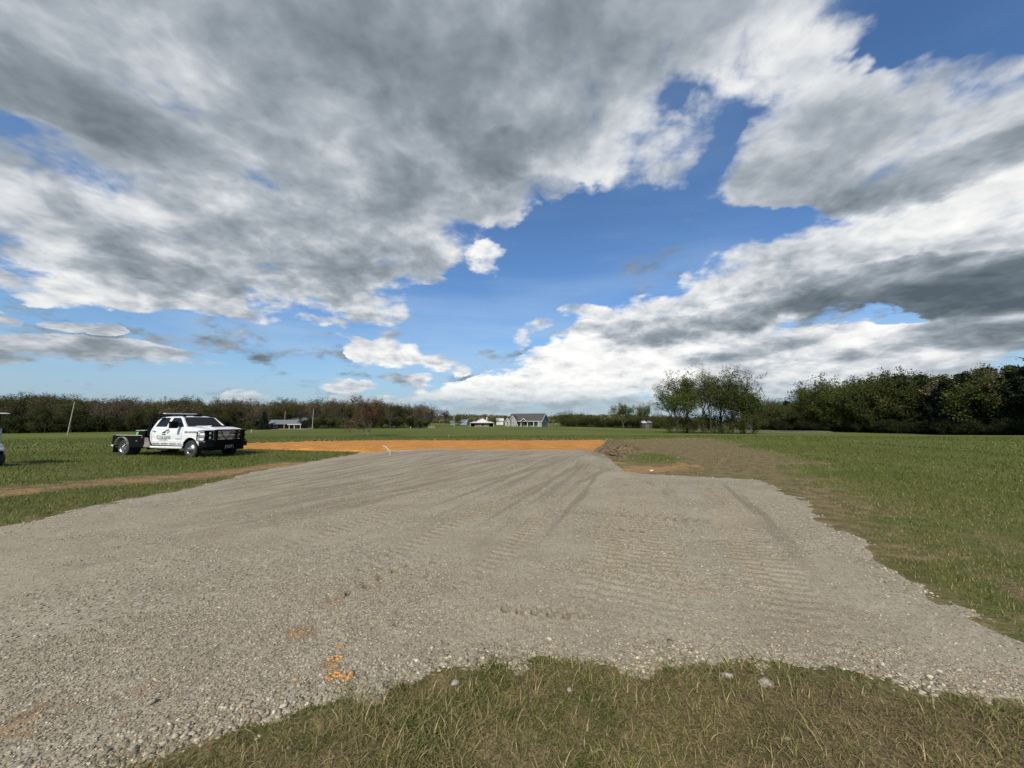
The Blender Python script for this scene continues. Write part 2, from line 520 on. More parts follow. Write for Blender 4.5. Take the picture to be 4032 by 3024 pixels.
STAINS = [(650, 1368, .10, 1.0), (800, 1272, .09, .9), (720, 1302, .10, .9), (712, 1440, .045, 1.6), (726, 1470, .05, 1.6), (118, 1530, .13, .9), (40, 1565, .10, .8), (190, 1515, .10, .8), (330, 1490, .10, .7), (1040, 1246, .12, .55), (1090, 1258, .10, .5), (255, 1560, .06, .8), (70, 1590, .06, .9), (560, 1385, .05, .6)]
A_ = np.array([(1286, 984), (1150, 1013), (950, 1056), (660, 1116), (250, 1200), (-250, 1300)], float)
B_ = np.array([(900, 976), (850, 981), (780, 990), (690, 1003), (560, 1024), (380, 1056)], float)
for i_ in range(17):
    f_ = (i_ + .5) / 17
    ln_ = A_ * (1 - f_) + B_ * f_
    RUNS.append((np.array([gp(*q) for q in ln_]), (.10, .17, .24)[i_ % 3], 0))
A_ = np.array([(1310, 1012), (1290, 1050), (1240, 1120), (1150, 1240), (1040, 1380)], float)
B_ = np.array([(1200, 984), (1090, 1016), (920, 1070), (640, 1160), (300, 1270)], float)
for i_ in range(8):
    f_ = (i_ + .5) / 8
    ln_ = A_ * (1 - f_) + B_ * f_
    RUNS.append((np.array([gp(*q) for q in ln_]), (.09, .14, .2)[i_ % 3], (0, .15, 0)[i_ % 3]))
STAINS = [(*gp(a, b), r * .9, k * .85) for a, b, r, k in STAINS]


def polar(r, a):
    R, A = np.meshgrid(r, a, indexing='ij')
    x, y = R * np.sin(A), R * np.cos(A)
    nr, na = R.shape
    i = np.arange(nr * na).reshape(nr, na)
    f = np.stack([i[:-1, :-1], i[:-1, 1:], i[1:, 1:], i[1:, :-1]], -1).reshape(-1, 4)
    return x.ravel(), y.ravel(), f[:, ::-1]


# ---- ground sheet: grass field out to the horizon
a_front = np.radians(np.linspace(-66, 66, 720))
a_back = np.radians(np.linspace(66, 294, 64))[1:]
gx, gy, gf = polar(np.concatenate([[.25, .7, 1.1], np.geomspace(1.4, 40, 330), np.geomspace(40.5, 6000, 170)]), np.concatenate([a_front, a_back]))
gr = np.hypot(gx, gy)
gzv = gh(gx, gy)
near = 1 - sstep(60, 120, gr)
gzv += near * (.05 * (fbm(gx * .6, gy * .6, 3, 5) - .5) + .035 * (fbm(gx * 4, gy * 4, 3, 9) - .5) * (1 - sstep(12, 40, gr)))
s_gr = sdf(gx, gy, GRAVEL)
s_cl = sdf(gx, gy, CLAY)
gzv -= .10 * sstep(.15, .75, s_gr) + .06 * sstep(-.05, .5, s_cl)        # the pads lie in a shallow cut
d_tr, _, _ = along(gx, gy, TRACK)
wob = (fbm(gx * .9, gy * .9, 4, 31) - .5)
dirt = .74 * sstep(-1.8, 2.6, sdf(gx, gy, BROWN) + 4.5 * wob + 2.0 * (fbm(gx * 2.2, gy * 2.2, 3, 33) - .5))
dirt = np.maximum(dirt, .85 * (1 - sstep(.55, 1.5, d_tr + 1.6 * wob)))
s_fr = sdf(gx, gy, FRONT)
dirt = np.maximum(dirt, sstep(-.1, .1, s_fr) * (.55 + .3 * sstep(.3, 1.4, gx)))
edge = sstep(-.40, .0, s_gr + .5 * wob)
dirt = np.maximum(dirt, edge * .52)
clay = .9 * (1 - sstep(.25, 1.0, d_tr + 1.5 * wob)) * .7
clay = np.maximum(clay, .95 * sstep(-.6, .7, sdf(gx, gy, STRAW) + 2.2 * wob + 1.0 * (fbm(gx * 3, gy * 3, 3, 35) - .5)))
green = sstep(-.2, .6, sdf(gx, gy, GREENP) + .8 * wob)
rim = sstep(2.3, .15, -s_gr + 2.2 * wob) * (gx > 1.0) * (gy > 3.0) * sstep(.22, .52, fbm(gx * 1.1, gy * 1.1, 3, 52))
dirt = np.maximum(dirt, .72 * rim)
green *= .55
dirt *= 1 - .85 * green
clay *= 1 - .85 * green
dry = np.clip(fbm(gx * .25, gy * .25, 4, 77) * 1.6 - .45, 0, 1)

mow = np.zeros(len(gx))
for pl_, hw_ in (([(1560, 942.5), (1700, 948), (1850, 956), (2000, 966), (2212, 984), (2500, 1012)], .55), ([(1900, 945), (2050, 949), (2250, 956)], .8), ([(1750, 962), (1900, 975), (2100, 999), (2300, 1030)], .22)):
    d_, _, _ = along(gx, gy, gpoly(pl_))
    mow = np.maximum(mow, (1 - sstep(hw_ * .4, hw_ * 1.6, d_ + .8 * wob)) * .75)
m_ground, t, p = material('meadow')
pos = t.new('ShaderNodeNewGeometry').outputs['Position']
fine = t.noise(pos, 26.0, 5, .65)
mid = t.noise(pos, 3.2, 5, .6)
stripes = t.noise(t.v('MULTIPLY', pos, (.012, .085, 1.0)), 1.0, 4, .55)
big = t.noise(pos, .18, 4, .55)
far = t.new('ShaderNodeVectorMath', operation='LENGTH')
t.put(far.inputs[0], pos)
farf = t.mapr(far.outputs['Value'], 15, 70)
g = t.mix(t.mapr(mid, .3, .7), (.042, .068, .010), (.095, .120, .020))
g = t.mix(t.m('MULTIPLY', t.mapr(fine, .42, .72), .7), g, (.150, .150, .045))
g = t.mix(t.m('MULTIPLY', t.attr('dry'), .42), g, (.19, .155, .065))
gfar = t.mix(t.mapr(stripes, .38, .62), (.042, .066, .010), (.118, .136, .022))
gfar = t.mix(t.m('MULTIPLY', t.mapr(t.noise(t.v('MULTIPLY', pos, (.35, 1.1, 1.0)), .5, 5, .65), .45, .62), .55), gfar, (.125, .140, .022))
gfar = t.mix(t.m('MULTIPLY', t.mapr(t.noise(t.v('MULTIPLY', pos, (.5, 1.3, 1.0)), 1.3, 5, .7), .52, .66), .5), gfar, (.030, .046, .010))
gfar = t.mix(t.m('MULTIPLY', t.mapr(big, .45, .7), .35), gfar, (.11, .10, .035))
g = t.mix(t.m('MULTIPLY', farf, .75), g, gfar)
dt = t.mix(t.mapr(mid, .3, .72), (.105, .078, .038), (.225, .170, .085))
dt = t.mix(t.m('MULTIPLY', t.mapr(fine, .5, .75), .6), dt, (.26, .20, .11))
g = t.mix(t.attr('mow'), g, (.030, .048, .010))
dmask = t.mapr(t.m('ADD', t.attr('dirt'), t.m('MULTIPLY', t.m('SUBTRACT', t.m('ADD', mid, t.m('MULTIPLY', fine, .5)), .75), 1.3)), .32, .70)
base = t.mix(dmask, g, dt)
cmask = t.mapr(t.m('ADD', t.attr('clay'), t.m('MULTIPLY', t.m('SUBTRACT', t.m('ADD', mid, fine), 1.0), .9)), .35, .8)
base = t.mix(cmask, base, t.mix(t.mapr(fine, .35, .7), (.25, .145, .06), (.42, .25, .10)))
t.put(p.inputs['Base Color'], base)
p.inputs['Roughness'].default_value = .95
p.inputs['Specular IOR Level'].default_value = .15
bn = t.new('ShaderNodeBump')
bn.inputs['Strength'].default_value = .9
bn.inputs['Distance'].default_value = .06
t.put(bn.inputs['Height'], t.m('ADD', t.m('MULTIPLY', fine, .7), mid))
t.put(p.inputs['Normal'], bn.outputs[0])
o = mesh_np('ground', np.stack([gx, gy, gzv], 1), gf, m_ground, dict(dirt=dirt, clay=clay, dry=dry, mow=mow), smooth=True)
tag(o, kind='structure')

# ---- gravel lot
vx, vy, vf = polar(np.geomspace(1.75, 27, 640), np.radians(np.linspace(-64, 62, 1050)))
w2 = fbm(vx * 5, vy * 5, 4, 3) - .5
w3 = fbm(vx * 1.1, vy * 1.1, 3, 4) - .5
sd = sdf(vx, vy, GRAVEL) + np.where((vx > 1.5) & (vy > 3.2), .12, .26) * w2 + .25 * w3 + .22 * (fbm(vx * 2.6, vy * 2.6, 3, 14) - .5)
thick_ = .004 + .08 * sstep(3.2, 1.5, np.abs(vx - 6.0)) * sstep(14, 19, vy)
rise = .20 * sstep(9, 18, vy) * sstep(6.2, 3.6, vx) * sstep(-9, -3, vx)     # the pad is built up at its far end
zz = gh(vx, vy) - .035 + (.037 + thick_) * sstep(-.12, .16, sd) + rise * sstep(0., .9, sd)
zz += .030 * w3 + .016 * w2
track = np.zeros(len(vx))
wetc = np.zeros(len(vx))
for ln, hw, cl in RUNS:
    d, s, side = along(vx, vy, ln)
    dd = d + .10 * w2 * (hw / .2)
    Lr = np.hypot(*np.diff(ln, axis=0).T).sum()
    band = 1 - sstep(hw * .55, hw * 1.3, dd)
    band *= sstep(0, .12 * Lr, s) * sstep(Lr, Lr * .72, s)
    if not cl:
        band *= .50 + .50 * sstep(4.5, 9, np.hypot(vx, vy))
    brk = sstep(.34, .66, fbm(s * .5 + ln[0][0], side * 3 + hw * 50 + d * 3, 3, 12))
    if cl:
        lug = sstep(-.2, .5, np.sin((s + .05 * w3 + .02 * w2) / cl * 2 * math.pi + np.where(d * side > 0, 0, 1.6) + 3.0 * d))
        zz -= .030 * band * lug * (.35 + .65 * brk)
        zz += .008 * band * (1 - lug)
        wetc = np.maximum(wetc, band * (.30 + .7 * lug) * (.45 + .55 * brk) * (1.0 if hw < .15 else .95))
    else:
        zz -= .010 * band * brk
        ridge = np.exp(-((dd - hw * 1.15) / .06) ** 2)
        zz += .010 * ridge * brk
        wetc = np.maximum(wetc, band * brk * .66)
    track = np.maximum(track, band)
stain = np.zeros(len(vx))
for x0, y0, r, k in STAINS:
    d = np.hypot((vx - x0) * .8 + .25 * (vy - y0), (vy - y0))
    stain = np.maximum(stain, k * (1 - sstep(r * .4, r * 2.0, d + .35 * r * w2 * 4)) * (.4 + 1.2 * fbm(vx * 9, vy * 9, 3, 8)))
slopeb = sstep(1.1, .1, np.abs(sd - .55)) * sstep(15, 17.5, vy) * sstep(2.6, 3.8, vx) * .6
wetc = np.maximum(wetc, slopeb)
coarse = sstep(.6, .1, sd) * .7 + 1.0 * sstep(.44, .60, fbm(vx * .55, vy * .9, 3, 44))
coarse *= 1 - .6 * np.clip(track, 0, 1)
keep = (sd[vf] > -.25).any(1)
vf = vf[keep]
used = np.unique(vf)
remap = np.full(len(vx), -1)
remap[used] = np.arange(len(used))
GSURF = (vx, vy)
m_gravel, t, p = material('crushed_limestone')
pos = t.new('ShaderNodeNewGeometry').outputs['Position']
f2 = t.v('MULTIPLY', pos, (1, 1, 0))
chipc = t.vor(pos, 62.0, 'Color')
chipd = t.vor(pos, 62.0)
bigc = t.vor(t.v('ADD', pos, t.v('SCALE', t.noise(pos, 9, 3, color=True), .05)), 24.0, 'Color')
bigd = t.vor(t.v('ADD', pos, t.v('SCALE', t.noise(pos, 9, 3, color=True), .05)), 24.0)
sx_ = t.new('ShaderNodeSeparateColor')
t.put(sx_.inputs[0], chipc)
sb_ = t.new('ShaderNodeSeparateColor')
t.put(sb_.inputs[0], bigc)
dust = t.noise(pos, 1.1, 6, .6)
dust2 = t.noise(t.v('MULTIPLY', pos, (.5, 1.4, 1.0)), .55, 5, .6)
grain = t.noise(pos, 130.0, 3, .7)
c = t.mix(t.mapr(dust, .32, .68), (.290, .242, .160), (.400, .346, .240))
c = t.mix(t.m('MULTIPLY', t.mapr(dust2, .45, .65), .5), c, (.400, .350, .255))
c = t.mix(t.m('MULTIPLY', t.m('POWER', sx_.outputs[0], 2.6), t.mapr(t.attr('coarse'), 0, .9, .50, .90)), c, (.45, .405, .315))
c = t.mix(t.m('MULTIPLY', t.m('POWER', sx_.outputs[1], 2.2), t.mapr(t.attr('coarse'), 0, .9, .62, .95)), c, (.110, .090, .060))
bigm = t.m('MULTIPLY', t.mapr(sb_.outputs[2], .72, .9), t.mapr(t.attr('coarse'), .15, .8, .25, 1.0))
c = t.mix(t.m('MULTIPLY', bigm, .75), c, t.mix(sb_.outputs[0], (.27, .236, .175), (.44, .40, .32)))
c = t.mix(t.m('MULTIPLY', t.mapr(grain, .3, .7), .40), c, (.16, .132, .095))
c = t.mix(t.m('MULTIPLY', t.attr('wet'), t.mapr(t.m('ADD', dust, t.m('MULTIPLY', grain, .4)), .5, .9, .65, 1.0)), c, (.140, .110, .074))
st = t.attr('stain')
c = t.mix(t.mapr(t.m('ADD', st, t.m('MULTIPLY', t.m('SUBTRACT', t.noise(pos, 16, 4), .5), 1.1)), .35, 1.0, 0, .85), c, t.mix(t.mapr(st, .8, 1.5), t.mix(t.mapr(t.noise(pos, 8, 3), .4, .65), (.15, .085, .04), (.30, .185, .085)), (.52, .30, .10)))
t.put(p.inputs['Base Color'], c)
p.inputs['Roughness'].default_value = .92
p.inputs['Specular IOR Level'].default_value = .25
bn = t.new('ShaderNodeBump')
bn.inputs['Strength'].default_value = .6
bn.inputs['Distance'].default_value = .010
hgt = t.m('ADD', t.m('MULTIPLY', t.m('SUBTRACT', 1.0, chipd), .7), t.m('MULTIPLY', sx_.outputs[2], .9))
hgt = t.m('ADD', hgt, t.m('MULTIPLY', bigm, t.m('SUBTRACT', 1.6, t.m('MULTIPLY', bigd, 1.4))))
hgt = t.m('ADD', hgt, t.m('MULTIPLY', grain, .5))
t.put(bn.inputs['Height'], hgt)
t.put(p.inputs['Normal'], bn.outputs[0])
o = mesh_np('gravel_lot', np.stack([vx, vy, zz], 1)[used], remap[vf], m_gravel, dict(wet=wetc[used], stain=stain[used], coarse=coarse[used]), smooth=True)
tag(o, kind='structure')

# ---- orange clay pad
vx2, vy2, vf2 = polar(np.geomspace(17, 46, 260), np.radians(np.linspace(-42, 18, 520)))
sd2 = sdf(vx2, vy2, CLAY) + .5 * (fbm(vx2 * .8, vy2 * .8, 3, 21) - .5) * 1.2
z2 = gh(vx2, vy2) - .08 + .16 * sstep(-.1, .5, sd2) + .05 * (fbm(vx2 * 1.5, vy2 * 2.5, 4, 23) - .5)
z2 += .03 * np.sin(vy2 * 5.2 + 2 * fbm(vx2 * .3, vy2 * .3, 2, 6)) * fbm(vx2 * .4, vy2 * .4, 2, 8)
keep = (sd2[vf2] > -.2).any(1)
vf2 = vf2[keep]
u2 = np.unique(vf2)
rm = np.full(len(vx2), -1)
rm[u2] = np.arange(len(u2))
m_clay, t, p = material('orange_clay')
pos = t.new('ShaderNodeNewGeometry').outputs['Position']
n1_ = t.noise(t.v('MULTIPLY', pos, (.5, 1.8, 1)), 1.4, 6, .62)
n2_ = t.noise(t.v('MULTIPLY', pos, (1, 2.2, 1)), 7.0, 4, .65)
c = t.mix(t.mapr(n1_, .33, .68), (.36, .145, .032), (.53, .255, .065))
c = t.mix(t.m('MULTIPLY', t.mapr(n2_, .48, .70), .7), c, (.64, .36, .13))
c = t.mix(t.m('MULTIPLY', t.mapr(n2_, .46, .28), .5), c, (.22, .105, .03))
t.put(p.inputs['Base Color'], c)
p.inputs['Roughness'].default_value = .95
p.inputs['Specular IOR Level'].default_value = .1
bn = t.new('ShaderNodeBump')
bn.inputs['Strength'].default_value = 1.0
bn.inputs['Distance'].default_value = .08
t.put(bn.inputs['Height'], t.m('ADD', n1_, n2_))
t.put(p.inputs['Normal'], bn.outputs[0])
o = mesh_np('clay_pad', np.stack([vx2, vy2, z2], 1)[u2], rm[vf2], m_clay, smooth=True)
tag(o, kind='structure')
# ------------------------------------------------------------------ trees: trunk and limbs as tapered tubes, crown as twigs and leaf-sized faces
def tubes(segs, sides=5):
    """segs: list of (p0, p1, r0, r1) -> verts, quads"""
    a = np.array([s[0] for s in segs], float)
    b = np.array([s[1] for s in segs], float)
    r0 = np.array([s[2] for s in segs])[:, None, None]
    r1 = np.array([s[3] for s in segs])[:, None, None]
    d = b - a
    d /= np.linalg.norm(d, axis=1, keepdims=True) + 1e-9
    ref = np.where(np.abs(d[:, 2:3]) > .9, np.array([[1., 0, 0]]), np.array([[0., 0, 1.]]))
    u = np.cross(d, ref)
    u /= np.linalg.norm(u, axis=1, keepdims=True) + 1e-9
    v = np.cross(d, u)
    ang = np.arange(sides) * 2 * math.pi / sides
    ring = np.cos(ang)[None, :, None] * u[:, None, :] + np.sin(ang)[None, :, None] * v[:, None, :]
    V = np.concatenate([a[:, None, :] + ring * r0, b[:, None, :] + ring * r1], 1)
    n = len(segs)
    base = (np.arange(n) * 2 * sides)[:, None, None]
    k = np.arange(sides)
    q = np.stack([k, (k + 1) % sides, (k + 1) % sides + sides, k + sides], -1)[None]
    return V.reshape(-1, 3), (base + q).reshape(-1, 4)


def cards(P, size, rng, aspect=.6, flat=0.0):
    """leaf-sized quads with random facing round points P"""
    n = len(P)
    u = rng.normal(size=(n, 3))
    u[:, 2] *= (1 - flat)
    u /= np.linalg.norm(u, axis=1, keepdims=True)
    w = rng.normal(size=(n, 3))
    v = np.cross(u, w)
    v /= np.linalg.norm(v, axis=1, keepdims=True) + 1e-9
    s = (size * rng.uniform(.6, 1.4, n))[:, None] * .5
    V = np.stack([P - u * s, P + v * s * aspect, P + u * s, P - v * s * aspect], 1)
    return V.reshape(-1, 3), np.arange(4 * n).reshape(-1, 4)


def join(parts):
    V, F, Cc, off = [], [], [], 0
    for v, f, c in parts:
        V.append(v)
        F.append(f + off)
        Cc.append(np.broadcast_to(np.asarray(c, float), (len(v), 3)) if np.ndim(c) == 1 else c)
        off += len(v)
    return np.concatenate(V), np.concatenate(F), np.concatenate(Cc)


def vec_rand_perp(d, rng):
    w = rng.normal(size=3)
    w -= d * w.dot(d)
    return w / (np.linalg.norm(w) + 1e-9)


def skeleton(rng, H, fork=.3, leaders=4, open_=.45, levels=3, r0=.22, kids=(5, 5, 4), up=.25, lens=(.55, .5, .5), lean=.0):
    """grow a broadleaf skeleton; returns limb segments, twig segments, twig tips"""
    segs, twigs, tips = [], [], []

    def branch(p, d, L, r, lev):
        n = 4 if lev < 2 else 3
        pts = [p]
        q, e = p, d
        for i in range(n):
            e = e + rng.normal(size=3) * (.14 + .05 * lev) + np.array([0, 0, up * (.5 if lev else .25)])
            e /= np.linalg.norm(e)
            q = q + e * L / n
            pts.append(q)
        last = lev >= levels
        for i in range(n):
            ra = r * (1 - .75 * i / n)
            rb = r * (1 - .75 * (i + 1) / n)
            (twigs if last else segs).append((pts[i], pts[i + 1], ra, rb))
        if last:
            tips.append(pts[-1])
            tips.append((pts[-2] + pts[-1]) / 2)
            return
        kn = kids[min(lev, len(kids) - 1)]
        for k in range(kn):
            f = rng.uniform(.3, 1.0) if k else 1.0
            i = min(int(f * n), n - 1)
            bp = pts[i] + (pts[i + 1] - pts[i]) * (f * n - i if f < 1 else 1)
            bd = (pts[i + 1] - pts[i]) / (np.linalg.norm(pts[i + 1] - pts[i]) + 1e-9)
            sp = rng.uniform(.5, 1.0) if k else .25
            nd = bd * (1 - sp * .45) + vec_rand_perp(bd, rng) * sp
            nd /= np.linalg.norm(nd)
            branch(bp, nd, L * lens[min(lev, len(lens) - 1)] * rng.uniform(.7, 1.2), r * (1 - .7 * f) * .75 + .01, lev + 1)

    base = np.zeros(3)
    top = np.array([lean * H, rng.normal() * .02 * H, H * fork])
    segs.append((base - np.array([0, 0, .5]), base + np.array([0, 0, .3]), r0 * 1.5, r0 * 1.12))
    segs.append((base + np.array([0, 0, .3]), top, r0 * 1.12, r0 * .8))
    ph = rng.uniform(0, 6.28)
    for k in range(leaders):
        a = ph + k * 2 * math.pi / leaders + rng.normal() * .3
        s = open_ * rng.uniform(.5, 1.25) if k else open_ * .2
        d = np.array([math.cos(a) * s, math.sin(a) * s, 1.0])
        d /= np.linalg.norm(d)
        branch(top - np.array([0, 0, rng.uniform(0, .12) * H]), d, H * (1 - fork) * rng.uniform(.62, .85) / max(d[2], .6) * .9, r0 * .55, 0)
    return segs, twigs, tips


def leaf_material(name, tint=(1, 1, 1), trans=.25):
    m, t, p = material(name)
    oi = t.new('ShaderNodeObjectInfo').outputs['Random']
    col = t.attr('col', 'Color')
    c = t.mix(1.0, col, t.mix(oi, tuple(.62 * k for k in tint), tuple(1.42 * k for k in tint)), 'MULTIPLY')
    t.put(p.inputs['Base Color'], c)
    p.inputs['Roughness'].default_value = .8
    p.inputs['Specular IOR Level'].default_value = .2
    if trans:
        tr = t.new('ShaderNodeBsdfTranslucent')
        t.put(tr.inputs['Color'], c)
        ms = t.new('ShaderNodeMixShader')
        ms.inputs[0].default_value = trans
        t.l.new(p.outputs[0], ms.inputs[1])
        t.l.new(tr.outputs[0], ms.inputs[2])
        t.l.new(ms.outputs[0], t.n['Material Output'].inputs[0])
    return m


M_LEAF = leaf_material('spring_foliage')
M_TWIG = leaf_material('twigs', trans=0)
mb, t, p = material('bark')
tcn = t.new('ShaderNodeTexCoord').outputs['Object']
bk = t.noise(t.v('MULTIPLY', tcn, (6, 6, 1.2)), 2.0, 5, .6)
t.put(p.inputs['Base Color'], t.mix(t.mapr(bk, .3, .7), (.045, .036, .028), (.125, .105, .082)))
p.inputs['Roughness'].default_value = .95
M_BARK = mb
mb, t, p = material('pale_bark')
tcn = t.new('ShaderNodeTexCoord').outputs['Object']
bk = t.noise(t.v('MULTIPLY', tcn, (6, 6, 1.2)), 2.0, 5, .6)
t.put(p.inputs['Base Color'], t.mix(t.mapr(bk, .3, .7), (.15, .135, .11), (.32, .30, .26)))
p.inputs['Roughness'].default_value = .95
M_PALEBARK = mb

mb, t, p = material('grey_bark')
tcn = t.new('ShaderNodeTexCoord').outputs['Object']
bk = t.noise(t.v('MULTIPLY', tcn, (6, 6, 1.2)), 2.0, 5, .6)
hz_ = t.new('ShaderNodeSeparateXYZ')
t.put(hz_.inputs[0], tcn)
t.put(p.inputs['Base Color'], t.mix(t.mapr(bk, .3, .7), (.085, .070, .052), (.17, .148, .118)))
p.inputs['Roughness'].default_value = .95
M_MIDBARK = mb
M_DARKBARK = simple('dark_bark', (.030, .025, .019), .95, var=.35, scale=4)


def leaf_cols(n, rng, a, b):
    k = rng.uniform(0, 1, (n, 1))
    c = np.array(a) * (1 - k) + np.array(b) * k
    return np.repeat(c * rng.uniform(.7, 1.3, (n, 1)), 4, 0)


def crown_mesh(name, twigs, tips, rng, per_tip, spread, size, ca, cb, twig_col, twig_r=1.0, low=None, sides=3):
    parts = []
    if twigs:
        tv, tf = tubes([(a, b, r * twig_r, q * twig_r) for a, b, r, q in twigs], sides)
        parts.append((tv, tf, np.array(twig_col)))
    if per_tip > 0 and len(tips):
        T = np.array(tips)
        if per_tip < 1:
            T = T[rng.uniform(size=len(T)) < per_tip]
        P = np.repeat(T, max(1, int(per_tip)), 0)
        P = P + rng.normal(size=P.shape) * spread
        v, f = cards(P, size, rng)
        parts.append((v, f, leaf_cols(len(P), rng, ca, cb)))
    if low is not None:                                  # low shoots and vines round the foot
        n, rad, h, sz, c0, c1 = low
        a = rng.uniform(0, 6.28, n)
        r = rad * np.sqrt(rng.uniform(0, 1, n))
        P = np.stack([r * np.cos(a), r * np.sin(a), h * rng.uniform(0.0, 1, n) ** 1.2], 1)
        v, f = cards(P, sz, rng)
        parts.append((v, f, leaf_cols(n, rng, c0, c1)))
    V, F, Cc = join(parts)
    return V, F, Cc


def make_tree(kind, seed):
    """one prototype: returns (trunk mesh object, crown mesh object)"""
    rng = np.random.default_rng(seed)
    bark = M_BARK
    lm = M_LEAF
    if kind == 'bare':        # leafless grey-brown hardwood
        s, tw, tips = skeleton(rng, 15, .28, 5, .42, 3, .20, (6, 6, 5), .22)
        V, F, Cc = crown_mesh('crown', tw, tips, rng, 1, .35, .42, (.078, .060, .034), (.118, .092, .050), (.062, .050, .035), 2.0)
        lm = M_TWIG
    elif kind == 'olive':     # hardwood in first olive leaf
        s, tw, tips = skeleton(rng, 14, .22, 5, .5, 3, .18, (6, 6, 5), .18)
        V, F, Cc = crown_mesh('crown', tw, tips, rng, 3, .5, .46, (.052, .058, .015), (.090, .090, .028), (.052, .044, .029), 1.8)
    elif kind == 'green':     # fuller yellow-green hardwood
        s, tw, tips = skeleton(rng, 15, .2, 5, .45, 3, .2, (6, 6, 5), .2)
        V, F, Cc = crown_mesh('crown', tw, tips, rng, 4, .55, .5, (.036, .052, .010), (.078, .092, .022), (.04, .034, .022), 1.6)
    elif kind == 'cloud_shaded':      # dense hardwood, leafy low down, cloud shade put into its darker leaf colours
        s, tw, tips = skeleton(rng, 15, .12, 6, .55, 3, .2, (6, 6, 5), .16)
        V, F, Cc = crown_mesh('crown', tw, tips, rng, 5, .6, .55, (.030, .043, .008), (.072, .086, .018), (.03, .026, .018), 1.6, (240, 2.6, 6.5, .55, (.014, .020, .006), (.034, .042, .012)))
    elif kind == 'red':       # spreading tree in red-brown bud
        s, tw, tips = skeleton(rng, 8.0, .17, 5, .80, 3, .14, (7, 6, 6), .20)
        V, F, Cc = crown_mesh('crown', tw, tips, rng, 5, .26, .18, (.085, .044, .020), (.115, .068, .032), (.06, .042, .028), 1.4)
        bark = M_MIDBARK
    elif kind == 'tall':      # tall edge tree, thin leaf, limbs show against the sky
        s, tw, tips = skeleton(rng, 20, .26, 5, .50, 3, .42, (7, 6, 6), .24)
        bark = M_DARKBARK
        V, F, Cc = crown_mesh('crown', tw, tips, rng, 4, .44, .42, (.050, .070, .012), (.105, .130, .028), (.026, .022, .016), 1.1)
    elif kind == 'tallbare':
        s, tw, tips = skeleton(rng, 20, .34, 4, .40, 3, .36, (7, 6, 6), .26)
        bark = M_DARKBARK
        V, F, Cc = crown_mesh('crown', tw, tips, rng, 3, .42, .32, (.054, .068, .016), (.105, .120, .034), (.026, .022, .016), 1.2)
    elif kind == 'fan':       # round fan-shaped bare crown
        s, tw, tips = skeleton(rng, 14, .30, 7, .75, 3, .24, (7, 6, 6), .10)
        V, F, Cc = crown_mesh('crown', tw, tips, rng, 1, .3, .25, (.07, .062, .045), (.10, .09, .065), (.062, .054, .044), 1.7)
        lm = M_TWIG
    elif kind == 'low':       # low bushy tree, leafy to the ground
        s, tw, tips = skeleton(rng, 7, .14, 5, .7, 2, .12, (6, 6), .12)
        V, F, Cc = crown_mesh('crown', tw, tips, rng, 9, .55, .34, (.036, .048, .010), (.082, .090, .022), (.04, .034, .022), 1.3, (260, 1.8, 3.2, .34, (.034, .044, .010), (.07, .08, .02)))
    elif kind == 'shade':     # the low bush again, woodland shade put into darker leaf colours
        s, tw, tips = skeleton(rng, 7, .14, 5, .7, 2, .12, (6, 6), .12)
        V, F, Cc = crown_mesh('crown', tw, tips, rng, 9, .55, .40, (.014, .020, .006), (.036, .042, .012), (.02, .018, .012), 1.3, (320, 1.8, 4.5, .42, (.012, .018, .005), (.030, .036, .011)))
    elif kind == 'pine':      # dark evergreen
        H = 16
        s = [(np.array([0, 0, -.5]), np.array([0, 0, H * .5]), .26, .18), (np.array([0, 0, H * .5]), np.array([.1, 0, H * .97]), .18, .03)]
        tips = []
        for i in range(64):
            z = H * rng.uniform(.12, .98)
            L = (1 - z / H) ** .75 * 4.6 * rng.uniform(.7, 1.15) + .3
            a = rng.uniform(0, 6.28)
            d = np.array([math.cos(a), math.sin(a), rng.uniform(-.1, .35)])
            b0 = np.array([0, 0, z])
            s.append((b0, b0 + d * L, .06, .015))
            for k in range(int(6 + L * 6)):
                tips.append(b0 + d * L * rng.uniform(.2, 1) + rng.normal(size=3) * np.array([.35, .35, .22]))
        V, F, Cc = crown_mesh('crown', [], tips, rng, 3, .22, .52, (.010, .017, .008), (.022, .032, .013), (0, 0, 0))
        Cc = Cc * .9
    elif kind == 'cedar':     # dark cone, dense to the ground
        H = 8
        s = [(np.array([0, 0, -.4]), np.array([0, 0, H * .9]), .2, .03)]
        n = 5200
        z = H * rng.uniform(0.02, 1, n) ** 1.15
        rad = 2.7 * (1 - (z / H)) ** .8 * (.75 + .4 * vnoise(z * 1.6, rng.uniform(0, 6, n), 5))
        a = rng.uniform(0, 6.28, n)
        rr = rad * np.sqrt(rng.uniform(.25, 1, n))
        P = np.stack([rr * np.cos(a), rr * np.sin(a), z], 1)
        v, f = cards(P, .42, rng)
        V, F, Cc = v, f, leaf_cols(n, rng, (.009, .016, .008), (.020, .030, .012))
    tv, tf = tubes(s, 7)
    T = mesh_np('trunk', tv, tf, bark, smooth=True)
    Cw = mesh_np('crown', V, F, lm, dict(col=Cc))
    for o in (T, Cw):
        COL.objects.unlink(o)
    return T, Cw


PROTO = {}
for kd, n in (('bare', 4), ('olive', 3), ('green', 3), ('cloud_shaded', 3), ('pine', 2), ('tall', 3), ('tallbare', 3), ('low', 3), ('shade', 2), ('red', 1), ('fan', 1), ('cedar', 1)):
    PROTO[kd] = [make_tree(kd, 100 * len(PROTO) + i + 7) for i in range(n)]
BASEH = {kd: float(np.mean([np.percentile([v.co.z for v in c.data.vertices], 99.3) for _, c in ps])) for kd, ps in PROTO.items()}
RT = random.Random(4)


